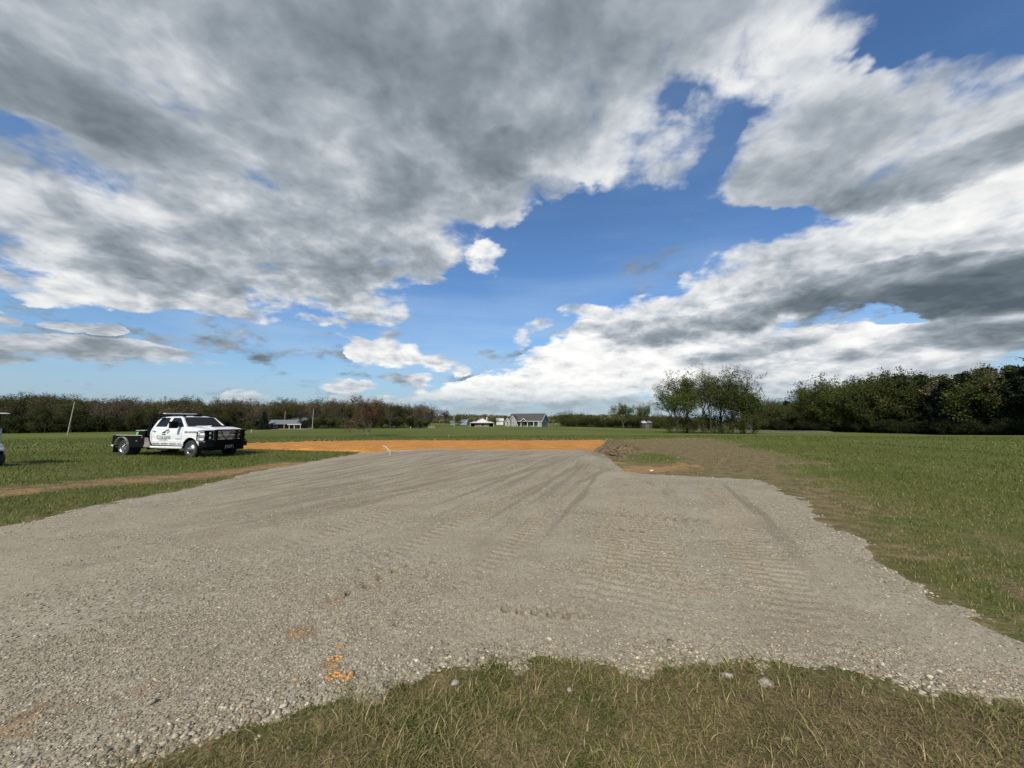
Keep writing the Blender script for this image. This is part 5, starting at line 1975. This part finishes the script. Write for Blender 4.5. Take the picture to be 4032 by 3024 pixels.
for sg in (-1, 1):
    wheel(0, sg * .84, sg, False)
    wheel(-4.36, sg * 1.02, sg, True)
    wheel(-4.36, sg * .74, sg, True)
m = MB()
m.tube([(0, -.75, .40), (0, .75, .40)], .06, 8)
m.tube([(-4.36, -1.0, .40), (-4.36, 1.0, .40)], .07, 8)
m.tube([(-4.36, -.12, .40), (-4.36, .16, .40)], .16, 10)
m.tube([(-2.9, .1, .42), (-.6, .1, .48)], .05, 8)
m.build('axle', CAVITY, tr)
m = MB()
m.prism([(-3.0, -.75, .52), (-1.5, -.75, .52), (-1.7, -.75, .38), (-1.95, -.75, .30), (-2.4, -.75, .29), (-2.7, -.75, .38)], (0, .4, 0))
m.build('fuel_tank', CAVITY, tr, True)

# flatbed
m = MB()
m.box(-5.12, -2.98, -1.18, 1.18, .93, .985)
m.build('deck', BLACK, tr)
bedo = [(-5.10, .98), (-5.13, .56), (-4.90, .54)] + arc(-4.36, .42, .53, 165, 8, 18) + [(-3.82, .45), (-2.86, .45), (-2.80, .62), (-2.80, .98)]
for sg in (-1, 1):
    m = MB()
    m.prism([(x_, sg * 1.20, z_) for x_, z_ in bedo], (0, -sg * .06, 0))
    sd_ = m.build('bed_side', BLACK, tr)
    m = MB()
    m.box(-3.62, -3.0, sg * 1.20 - .008, sg * 1.20 + .008, .55, .86)
    bx_ = m.build('toolbox_door', BLACK, sd_, bevel=.004)
    m = MB()
    m.box(-3.34, -3.24, sg * 1.212 - .008, sg * 1.212 + .008, .72, .78)
    m.build('latch', STEEL, bx_)
    m = MB()
    m.tube([(-4.92, sg * 1.15, 1.005), (-3.04, sg * 1.15, 1.005)], .018, 8)
    m.build('deck_rail', DECKSTEEL, tr, True)
    m = MB()
    A = arc(-4.36, .42, .50, 168, 3, 20)
    for (xa, za), (xb, zb2) in zip(A[:-1], A[1:]):
        for q in (0, .012):
            pass
        m.prism([(xa, sg * 1.0, za), (xb, sg * 1.0, zb2), (xb, sg * 1.27, zb2), (xa, sg * 1.27, za)], (0, 0, .012))
    m.build('fender_flare', DECKSTEEL, tr, True)
    m = MB()
    m.prism([(-2.82, sg * 1.18, .46), (-2.50, sg * 1.06, .46), (-2.76, sg * 1.06, .90), (-2.82, sg * 1.18, .93)], (-.02, 0, 0))
    m.build('step_plate', simple('worn_steel_plate', (.26, .22, .20), .5, .3, var=.15) if sg < 0 else bpy.data.materials['worn_steel_plate'], tr)
    m = MB()
    m.box(-4.98, -4.955, sg * .62 if sg > 0 else -1.22, 1.22 if sg > 0 else -.62, .16, .54)
    m.build('mud_flap', RUBBER, tr)
    m = MB()
    m.tube([(-2.93, sg * 1.19, .92), (-2.93, sg * 1.215, .92)], .035, 10)
    m.build('marker_lamp', AMBER, tr)
m = MB()
m.box(-5.15, -5.08, -1.18, 1.18, .55, .985)
m.build('tail_board', BLACK, tr)
m = MB()
m.prism([(-5.42, -1.08, .47), (-4.95, -1.13, .41), (-4.95, 1.13, .41), (-5.42, 1.08, .47)], (0, 0, .06))
m.build('rear_bumper', TRIM, tr)
# headache rack
rk = [(-3.04, .98), (-3.03, 1.20), (-2.97, 1.50), (-2.88, 1.78), (-2.74, 1.94), (-2.52, 2.03), (-2.20, 2.03), (-2.20, 1.985), (-2.48, 1.97), (-2.60, 1.88), (-2.68, 1.76), (-2.76, 1.50), (-2.79, 1.20), (-2.79, .98)]
m = MB()
for yy in (-.96, .90):
    m.prism([(x_, yy, z_) for x_, z_ in rk], (0, .06, 0))
for x_, z_ in ((-2.96, 1.25), (-2.93, 1.45), (-2.86, 1.65), (-2.80, 1.80), (-2.68, 1.93), (-2.50, 1.995), (-2.30, 2.005)):
    m.tube([(x_, -.92, z_), (x_, .92, z_)], .03, 6)
m.box(-3.02, -2.99, -.92, .92, 1.0, 1.35)
m.build('headache_rack', BLACK, tr)
m = MB()
m.box(-2.46, -2.26, -.70, .70, 2.035, 2.085)
m.build('light_bar', LAMPGLASS, tr, bevel=.015)
# box and green can on the deck
m = MB()
m.box(-3.55, -3.08, -1.02, .95, .985, 1.22)
tb_ = m.build('deck_box', BLACK, tr)
m = MB()
m.box(-3.72, -3.06, -1.05, .97, 1.225, 1.255)
m.build('lid', DECKSTEEL, tb_)
# lettering on the doors
for sg in (-1, 1):
    rot = (math.pi / 2, 0, 0) if sg < 0 else (math.pi / 2, 0, math.pi)
    X = (lambda a, w_: a) if sg < 0 else (lambda a, w_: a + w_)
    ys = lambda xx, zz_: sg * (yside(xx, zz_) + .006)
    lettering('C', .245, GREYDECAL, tr, 'door_lettering', (X(-2.27, .17), ys(-2.2, .93), .845), rot, .17)
    lettering('OLLINS', .215, GREYDECAL, tr, 'door_lettering', (X(-2.08, .76), ys(-1.7, .93), .855), rot, .76)
    lettering('EXCAVATING  ·  EXCAVATION  ·  DEMOLITION  ·  FARM', .085, GREYDECAL, tr, 'sill_lettering', (X(-2.54, 1.88), ys(-1.6, .64), .605), rot, 1.88)
    lettering('CONSTRUCTION', .05, STEEL, tr, 'small_lettering', (X(-2.1, .6), ys(-1.6, .79) + sg * .01, .785), rot, .6)
    lettering('256-443-0580', .125, GREYDECAL, tr, 'phone_lettering', (X(-.42, .80), ys(.0, 1.2) + sg * .012, 1.145), rot, .80, .2)
    bd = MB()
    bd.box(-.98, -.66, sg * .992 - .004, sg * .992 + .008, .858, .878)
    bd.build('badge', STEEL, tr)
    # excavator drawing above the name
    lg = MB()
    yy = sg * (yside(-1.7, 1.1) + .004)
    sx_ = lambda a: a if sg < 0 else -3.4 - a
    for pl in ([(-1.93, 1.045), (-1.69, 1.045), (-1.68, 1.085), (-1.92, 1.085)], [(-1.93, 1.11), (-1.82, 1.13), (-1.74, 1.12), (-1.70, 1.15), (-1.70, 1.21), (-1.78, 1.20), (-1.92, 1.15)], [(-1.80, 1.20), (-1.66, 1.27), (-1.52, 1.305), (-1.50, 1.285), (-1.64, 1.245), (-1.76, 1.17)], [(-1.54, 1.30), (-1.47, 1.335), (-1.50, 1.26), (-1.53, 1.245)]):
        lg.prism([(sx_(a), yy, b) for a, b in pl], (0, sg * .006, 0))
    lg.build('excavator_emblem', BLACKDECAL, tr)
    lg = MB()
    for pl in ([(-1.66, 1.215), (-1.42, 1.22), (-1.42, 1.235), (-1.56, 1.25)], [(-1.57, 1.21), (-1.52, 1.21), (-1.52, 1.12), (-1.55, 1.09)]):
        lg.prism([(sx_(a), yy, b) for a, b in pl], (0, sg * .006, 0))
    lg.build('hammer_emblem', GREYDECAL, tr)

c_, s_t = math.cos(-.304), math.sin(-.304)
tw = lambda x_, y_, z_: (-14.484 + x_ * c_ - y_ * s_t, 18.783 + x_ * s_t + y_ * c_, gz(-14.484, 18.783) - .03 + z_)
can = empty('green_jug', tw(-3.66, -.92, .99), -.3, 'green and white jug standing on the truck deck by the black box', 'jug')
m = MB()
m.lathe([(0, 0), (.085, 0), (.09, .02), (.09, .15), (.07, .20), (.035, .22), (.035, .25), (0, .25)], 'y', (0, 0, 0), 16)
jb = m.build('body', TOOLGREEN, can, True)
jb.rotation_euler = (math.pi / 2, 0, 0)
m = MB()
m.box(-.10, -.075, -.06, .06, .03, .17)
m.box(.075, .10, -.06, .06, .03, .17)
m.build('label_band', WHITE, can)

# ------------------------------------------------------------------ golf cart at the picture's edge
gcx, gcy = gp(-30, 1012)
GC = empty('golf_cart', (gcx - 1.26, gcy + .1, gz(gcx, gcy)), -.12, 'white golf cart with flat roof standing on the grass at the picture edge', 'golf cart')
m = MB()
m.prism([(1.12, -.52, .47), (1.16, -.52, .62), (1.05, -.52, .80), (.78, -.52, .95), (.60, -.52, .97), (.60, -.52, .55), (.35, -.52, .33), (-.35, -.52, .33), (-.45, -.52, .62), (-1.05, -.52, .70), (-1.15, -.52, .60), (-1.15, -.52, .40), (-.6, -.52, .30), (.55, -.52, .28), (.75, -.52, .40)], (0, 1.04, 0))
m.build('body', WHITE, GC, True, bevel=.03)
m = MB()
m.prism([(.92, -.50, .86), (.93, -.50, 1.38), (.95, -.50, 1.38), (.95, -.50, .86)], (0, 1.0, 0))
m.build('windscreen', simple('pale_windscreen', (.42, .45, .46), .35, var=.15), GC)  # opaque pale grey pane
m = MB()
m.prism([(-1.0, -.55, 1.90), (-.95, -.58, 1.94), (.95, -.58, 1.95), (1.12, -.55, 1.92), (.95, -.55, 1.90)], (0, 1.14, 0))
m.build('roof', TRIM, GC, bevel=.012)
for sx_, tx_ in ((.86, .78), (-.72, -.80)):
    for yy in (-.50, .50):
        m = MB()
        m.tube([(sx_, yy, .72), (tx_, yy, 1.91)], .02, 8)
        m.build('roof_post', BLACK, GC)
for z0, nm in ((.62, 'seat'),):
    m = MB()
    m.box(-.42, .12, -.48, .48, .62, .76)
    m.build('seat', BLACK, GC, bevel=.04)
    m = MB()
    m.prism([(-.42, -.48, .78), (-.34, -.48, .78), (-.48, -.48, 1.22), (-.56, -.48, 1.22)], (0, .96, 0))
    m.build('backrest', BLACK, GC, bevel=.03)
m = MB()
m.lathe([(.15, -.012), (.17, 0), (.15, .012), (.15, -.012)], 'y', (0, 0, 0), 20)
swh = m.build('steering_wheel', BLACK, GC)
swh.location = (.45, .22, 1.02)
swh.rotation_euler = (math.radians(60), 0, math.radians(90))
m = MB()
m.box(.97, 1.20, -.48, .48, .46, .58)
m.build('front_bumper', BLACK, GC, bevel=.03)
for sg in (-1, 1):
    m = MB()
    m.box(1.02, 1.10, sg * .40 - .09, sg * .40 + .09, .70, .77)
    m.build('headlight', LAMPGLASS, GC, bevel=.01)
for cx_ in (.86, -.80):
    for sg in (-1, 1):
        w_ = bpy.data.objects.new('wheel', None)
        COL.objects.link(w_)
        w_.parent = GC
        w_.location = (cx_, sg * .50, .27)
        m = MB()
        m.lathe([(.15, -.09), (.24, -.10), (.265, -.06), (.27, 0), (.265, .06), (.24, .10), (.15, .09)], 'y', (0, 0, 0), 28)
        m.build('tyre', RUBBER, w_, True)
        m = MB()
        m.lathe([(.155, sg * .08), (.12, sg * .05), (.05, sg * .07), (0, sg * .075)], 'y', (0, 0, 0), 20)
        m.build('rim', STEEL, w_, True)
# ------------------------------------------------------------------ loose stone and grass
rg = np.random.default_rng(3)
phi = (1 + 5 ** .5) / 2
ICO = np.array([(-1, phi, 0), (1, phi, 0), (-1, -phi, 0), (1, -phi, 0), (0, -1, phi), (0, 1, phi), (0, -1, -phi), (0, 1, -phi), (phi, 0, -1), (phi, 0, 1), (-phi, 0, -1), (-phi, 0, 1)]) / math.hypot(1, phi)
ICF = np.array([(0, 11, 5), (0, 5, 1), (0, 1, 7), (0, 7, 10), (0, 10, 11), (1, 5, 9), (5, 11, 4), (11, 10, 2), (10, 7, 6), (7, 1, 8), (3, 9, 4), (3, 4, 2), (3, 2, 6), (3, 6, 8), (3, 8, 9), (4, 9, 5), (2, 4, 11), (6, 2, 10), (8, 6, 7), (9, 8, 1)])
NPR = 24
PR = ICO[None] * rg.uniform(.50, 1.30, (NPR, 12, 1))


def zgrid(x, y, kind='gravel'):
    """height of the gravel surface (nearest grid vertex)"""
    r = np.hypot(x, y)
    a = np.arctan2(x, y)
    i = np.clip(np.round(np.log(r / 1.75) / math.log(27 / 1.75) * 639), 0, 639).astype(int)
    j = np.clip(np.round((a - math.radians(-64)) / math.radians(126) * 1049), 0, 1049).astype(int)
    k = i * 1050 + j
    off = (a > math.radians(61.6)) | (a < math.radians(-63.6)) | (r > 26.6)
    return np.where(off, gh(x, y), zz[k]), np.where(off, -1.0, sd[k]), wetc[k], stain[k]


def scatter(n, r0, r1, a0=-60, a1=60, pw=1.0):
    r = r0 * (r1 / r0) ** rg.uniform(0, 1, n) if pw == 0 else np.sqrt(rg.uniform(r0 ** 2, r1 ** 2, n))
    a = np.radians(rg.uniform(a0, a1, n))
    return r * np.sin(a), r * np.cos(a)


def stones(x, y, z, size, cols, sink=.35):
    n = len(x)
    S = PR[rg.integers(0, NPR, n)] * (size[:, None, None] * np.stack([rg.uniform(.8, 1.5, n), rg.uniform(.7, 1.1, n), rg.uniform(.40, .75, n)], 1)[:, None, :])
    th = rg.uniform(0, 6.28, n)[:, None]
    tl = rg.normal(0, .35, n)[:, None]
    c, s = np.cos(tl), np.sin(tl)
    X, Yv, Z = S[..., 0], S[..., 1] * c - S[..., 2] * s, S[..., 1] * s + S[..., 2] * c
    c, s = np.cos(th), np.sin(th)
    P = np.stack([X * c - Yv * s + x[:, None], X * s + Yv * c + y[:, None], Z + (z + size * sink * .5)[:, None]], -1)
    F = (np.arange(n) * 12)[:, None, None] + ICF[None]
    return P.reshape(-1, 3), F.reshape(-1, 3), np.repeat(cols, 12, 0)


def stone_cols(n):
    k = rg.uniform(0, 1, (n, 1))
    c = np.array((.24, .20, .138)) * (1 - k) + np.array((.52, .46, .35)) * k ** 1.5
    c *= rg.uniform(.8, 1.15, (n, 1))
    w = rg.uniform(0, 1, n)
    c[w > .985] = np.array((.42, .29, .14))
    return c


m_stone, t, p = material('limestone_chips')
pos = t.new('ShaderNodeNewGeometry').outputs['Position']
c = t.mix(1.0, t.attr('col', 'Color'), t.mix(t.mapr(t.noise(pos, 90, 4, .6), .3, .7), (.78, .77, .75), (1.15, 1.14, 1.12)), 'MULTIPLY')
t.put(p.inputs['Base Color'], c)
p.inputs['Roughness'].default_value = .9
p.inputs['Specular IOR Level'].default_value = .2
bn = t.new('ShaderNodeBump')
bn.inputs['Distance'].default_value = .004
t.put(bn.inputs['Height'], t.noise(pos, 160, 4, .6))
t.put(p.inputs['Normal'], bn.outputs[0])
parts = []
for n, r0, r1, s0, s1, cap in ((80000, 1.9, 4.6, .0035, .010, 1), (26000, 4.6, 9.5, .006, .014, 1), (9000, 9.5, 17, .009, .018, 1)):
    x, y = scatter(n, r0, r1)
    z, s_, wv, stv = zgrid(x, y)
    pat = sstep(.42, .60, fbm(x * .55, y * .9, 3, 44)) * .80 + .20
    edge_ = np.exp(-np.clip(s_ - .05, 0, 9) / .22)
    ok = (s_ > .02) & (rg.uniform(size=n) < np.clip(pat + edge_, 0, 1)) & (rg.uniform(size=n) > wv * .6)
    x, y, z, e = x[ok], y[ok], z[ok], edge_[ok]
    sz_ = s0 + (s1 - s0) * rg.uniform(0, 1, len(x)) ** 2.6
    parts.append(stones(x, y, z, sz_ * (1 + .7 * e * rg.uniform(0, 1, len(x))), stone_cols(len(x))))
# bigger crushed stone along the near edge and spilled on the earth
x, y = scatter(60000, 1.9, 4.2)
z, s_, wv, stv = zgrid(x, y)
ok = (s_ > -.16) & (s_ < .42) & (rg.uniform(size=len(x)) < np.where(s_ > .05, .75 * np.exp(-np.clip(s_ - .12, 0, 1) / .12), .16 * np.exp(s_ / .05))) & (fbm(x * 2, y * 2, 2, 61) > .42)
x, y, z = x[ok], y[ok], np.maximum(z[ok], gh(x[ok], y[ok]) - .02)
parts.append(stones(x, y, z, .006 + .017 * rg.uniform(0, 1, len(x)) ** 2.6, stone_cols(len(x)), .3))
# along the outer edges
x, y = scatter(50000, 4, 22)
z, s_, wv, stv = zgrid(x, y)
ok = (s_ > -.12) & (s_ < .20) & (rg.uniform(size=len(x)) < .6)
x, y, z = x[ok], y[ok], np.maximum(z[ok], gh(x[ok], y[ok]) - .03)
parts.append(stones(x, y, z,   .006 + .014 * rg.uniform(0, 1, len(x)) ** 2.4, stone_cols(len(x)), .3))
V, F, Cc = join(parts)
tag(mesh_np('gravel_stones', V, F, m_stone, dict(col=Cc)), kind='stuff')

# single rocks one can point at
for sx, sy, r_, colr, lab in ((2240, 2718, .028, (.36, .33, .27), 'pale round rock lying on the trampled grass below the gravel edge'), (1788, 2695, .036, (.32, .30, .24), 'grey flat rock at the gravel edge beside the grass tongue'),
                              (2860, 2665, .034, (.36, .33, .27), 'pale grey rock at the gravel edge near the orange clod'), (3015, 2690, .036, (.36, .33, .27), 'largest pale rock of the gravel edge above the dead grass'),
                              (3100, 2912, .018, (.44, .41, .35), 'small white pebble in the dead grass'), (600, 2780, .030, (.30, .27, .21), 'angular grey rock on the gravel beside the rust stain'),
                              (2566, 1856, .075, (.55, .48, .38), 'pale rock on the brown dirt beyond the gravel spur')):
    x, y = gp(sx / K, sy / K)
    zt = max(gz(x, y) - .01, float(zgrid(np.array([x]), np.array([y]))[0][0]) if r_ < .05 else -9)
    v, f, c_0 = stones(np.array([0.]), np.array([0.]), np.array([0.]), np.array([r_]), np.array([colr]), .5)
    o = mesh_np('rock', v, f, m_stone, dict(col=c_0))
    o.location = (x, y, zt + r_ * .2)
    tag(o, lab, 'rock')
# orange clay clods near the grass: little heaps of crumbs
x0, y0 = gp(722, 1463)
cl_ = simple('orange_clod', (.40, .215, .080), .95, var=.4, scale=45)
for dx, dy, r_, nn, lab in ((0, 0, .048, 40, 'biggest crumbly orange clay clod at the gravel edge'), (-.07, .17, .036, 30, 'crumbled orange clay clod lying above the biggest one on the gravel'), (.09, -.02, .036, 20, 'flat smear of orange clay crumbs beside the biggest clod'), (-.085, .30, .018, 8, 'smallest orange clay clod, farthest from the grass')):
    a_ = rg.uniform(0, 6.28, nn)
    q_ = r_ * np.sqrt(rg.uniform(0, 1, nn))
    px2, py2 = q_ * np.cos(a_) * 1.1, q_ * np.sin(a_) * .9
    zt = zgrid(x0 + dx + px2, y0 + dy + py2)[0]
    z_c = float(zt.mean())
    v, f, c_0 = stones(px2, py2, zt - z_c + .25 * (r_ - q_) * rg.uniform(.1, .5, nn), np.minimum(.004 + .016 * rg.uniform(0, 1, nn) ** 2, r_), np.tile([(.5, .3, .1)], (nn, 1)), .3)
    o = mesh_np('clay_clod', v, f, cl_)
    o.location = (x0 + dx, y0 + dy, z_c)
    tag(o, lab, 'clay clod', 'orange clay clods by the gravel edge')


def blades(x, y, z, L, wd, lean, az, cols, seg=3):
    """curved grass blades, each a narrow strip"""
    n = len(x)
    tt = np.linspace(0, 1, seg + 1)
    dxy = np.stack([np.cos(az), np.sin(az)], 1)
    side = np.stack([-np.sin(az), np.cos(az)], 1)
    V = np.zeros((n, seg + 1, 2, 3))
    for i, q in enumerate(tt):
        th = lean * (.35 + .65 * q)
        out = L * q * np.sin(th)
        up = L * q * np.cos(th * (.8 + .2 * q))
        w_ = wd * (1 - q ** 1.5 * .92) * .5
        for k, sg in enumerate((-1, 1)):
            V[:, i, k, :2] = np.stack([x, y], 1) + dxy * out[:, None] + side * (w_ * sg)[:, None]
            V[:, i, k, 2] = z + np.maximum(up, .002)
    b = (np.arange(n) * (seg + 1) * 2)[:, None, None]
    q = np.array([[i * 2, i * 2 + 1, i * 2 + 3, i * 2 + 2] for i in range(seg)])[None]
    return V.reshape(-1, 3), (b + q).reshape(-1, 4), np.repeat(cols, (seg + 1) * 2, 0)


def gcols(n, dryness):
    g0, g1 = np.array((.070, .090, .016)), np.array((.175, .185, .045))
    d0, d1 = np.array((.18, .135, .058)), np.array((.42, .34, .17))
    k = rg.uniform(0, 1, (n, 1))
    isd = (rg.uniform(0, 1, n) < dryness)[:, None]
    return np.where(isd, d0 * (1 - k) + d1 * k, g0 * (1 - k) + g1 * k) * rg.uniform(.75, 1.2, (n, 1))


M_GRASS = leaf_material('grass_blades', trans=.3)
parts = []


def soil(x, y):
    r = np.hypot(x, y)
    nr = 1 - sstep(60, 120, r)
    return gh(x, y) + nr * (.05 * (fbm(x * .6, y * .6, 3, 5) - .5) + .035 * (fbm(x * 4, y * 4, 3, 9) - .5) * (1 - sstep(12, 40, r)))


# trampled strip in front: thin tufts, straw lying flat
x, y = scatter(80000, 1.7, 4.4)
sf = sdf(x, y, FRONT)
_, sg_, _, _ = zgrid(x, y)
pt = fbm(x * 2.2, y * 2.2, 3, 71)
tuft = sstep(.40, .66, pt)
drk = sstep(.4, 1.4, x) * .6
ok = (sg_ < .06 + .55 * (pt - .5)) & (rg.uniform(size=len(x)) < .05 + .60 * tuft * (1 - drk))
x, y, pt, tf = x[ok], y[ok], pt[ok], tuft[ok]
n = len(x)
L = rg.uniform(.025, .085, n) * (.6 + .6 * tf) + .06 * (rg.uniform(0, 1, n) > .95)
parts.append(blades(x, y, soil(x, y) - .004, L, rg.uniform(.0022, .0056, n), np.abs(rg.normal(1.15, .32, n)), rg.uniform(0, 6.28, n), gcols(n, .74 - .30 * tf)))
x, y = scatter(120000, 1.7, 4.4)
_, sg_, _, _ = zgrid(x, y)
ok = (sg_ < .03) & (rg.uniform(size=len(x)) < .35 + .8 * fbm(x * 1.7, y * 1.7, 3, 15))
x, y = x[ok], y[ok]
n = len(x)
parts.append(blades(x, y, soil(x, y) + rg.uniform(0, .012, n), rg.uniform(.02, .075, n), rg.uniform(.0018, .0040, n), rg.uniform(1.30, 1.6, n), rg.uniform(0, 6.28, n), gcols(n, .85) * rg.uniform(.40, 1.0, (n, 1)), 2))
x, y = scatter(9000, 1.7, 4.4)
_, sg_, _, _ = zgrid(x, y)
pt = fbm(x * 2.2, y * 2.2, 3, 71)
ok = (sg_ < .10) & (rg.uniform(size=len(x)) < .25 + .75 * sstep(.42, .62, pt))
x, y = x[ok], y[ok]
n = len(x)
parts.append(blades(x, y, soil(x, y) - .004, rg.uniform(.05, .12, n), rg.uniform(.003, .0062, n), np.abs(rg.normal(1.15, .32, n)), rg.uniform(0, 6.28, n), gcols(n, .60) * 1.1))
# side verges out to some 24 m
for cnt, r0, r1, l0, l1, w0, w1 in ((150000, 4.0, 9.0, .03, .075, .003, .006), (190000, 9.0, 17.0, .035, .09, .005, .010), (170000, 17.0, 34.0, .05, .12, .010, .022), (90000, 34.0, 75.0, .08, .16, .03, .055)):
    x, y = scatter(int(cnt * 1.15), r0, r1, -68, 74)
    cnt = len(x)
    _, sg_, _, _ = zgrid(x, y)
    sg_ = np.where(np.hypot(x, y) > 26.5, -1, sg_)
    wob_ = fbm(x * .9, y * .9, 4, 31) - .5
    dv_ = sstep(-.5, 1.6, sdf(x, y, BROWN) + 3.2 * wob_)
    dtr, _, _ = along(x, y, TRACK)
    dv_ = np.maximum(dv_, 1 - sstep(.5, 1.3, dtr + 1.6 * wob_))
    dv_ = np.maximum(dv_, sstep(-.2, .1, sdf(x, y, STRAW)))
    dv_ = dv_ * (1 - .9 * sstep(-.2, .6, sdf(x, y, GREENP) + .8 * wob_))
    s_gr_ = sdf(x, y, GRAVEL)
    dv_ = np.maximum(dv_, .85 * sstep(2.3, .15, -s_gr_ + 2.2 * wob_) * (x > 1.0) * (y > 3.0) * sstep(.22, .52, fbm(x * 1.1, y * 1.1, 3, 52)))
    cl_s = sdf(x, y, CLAY)
    dn = fbm(x * .8, y * .8, 3, 91)
    dryv = np.clip(fbm(x * .25, y * .25, 4, 77) * 1.6 - .45, 0, 1)
    ok = (sg_ < -.02) & (cl_s < -.1) & (rg.uniform(size=cnt) < (.45 + .7 * sstep(.3, .7, dn)) * (1 - .55 * dv_))
    x, y, dv_, dryv = x[ok], y[ok], dv_[ok], dryv[ok]
    n = len(x)
    fr_ = sstep(10, 22, np.hypot(x, y))
    cc = gcols(n, (.06 + .25 * dryv) * (1 - .85 * fr_) + .55 * dv_) * .92
    parts.append(blades(x, y, soil(x, y) - .005, rg.uniform(l0, l1, n) * (1 - .5 * dv_), rg.uniform(w0, w1, n), np.abs(rg.normal(.6, .35, n)), rg.uniform(0, 6.28, n), cc, 2))
V, F, Cc = join(parts)
tag(mesh_np('grass', V, F, M_GRASS, dict(col=Cc)), kind='stuff')
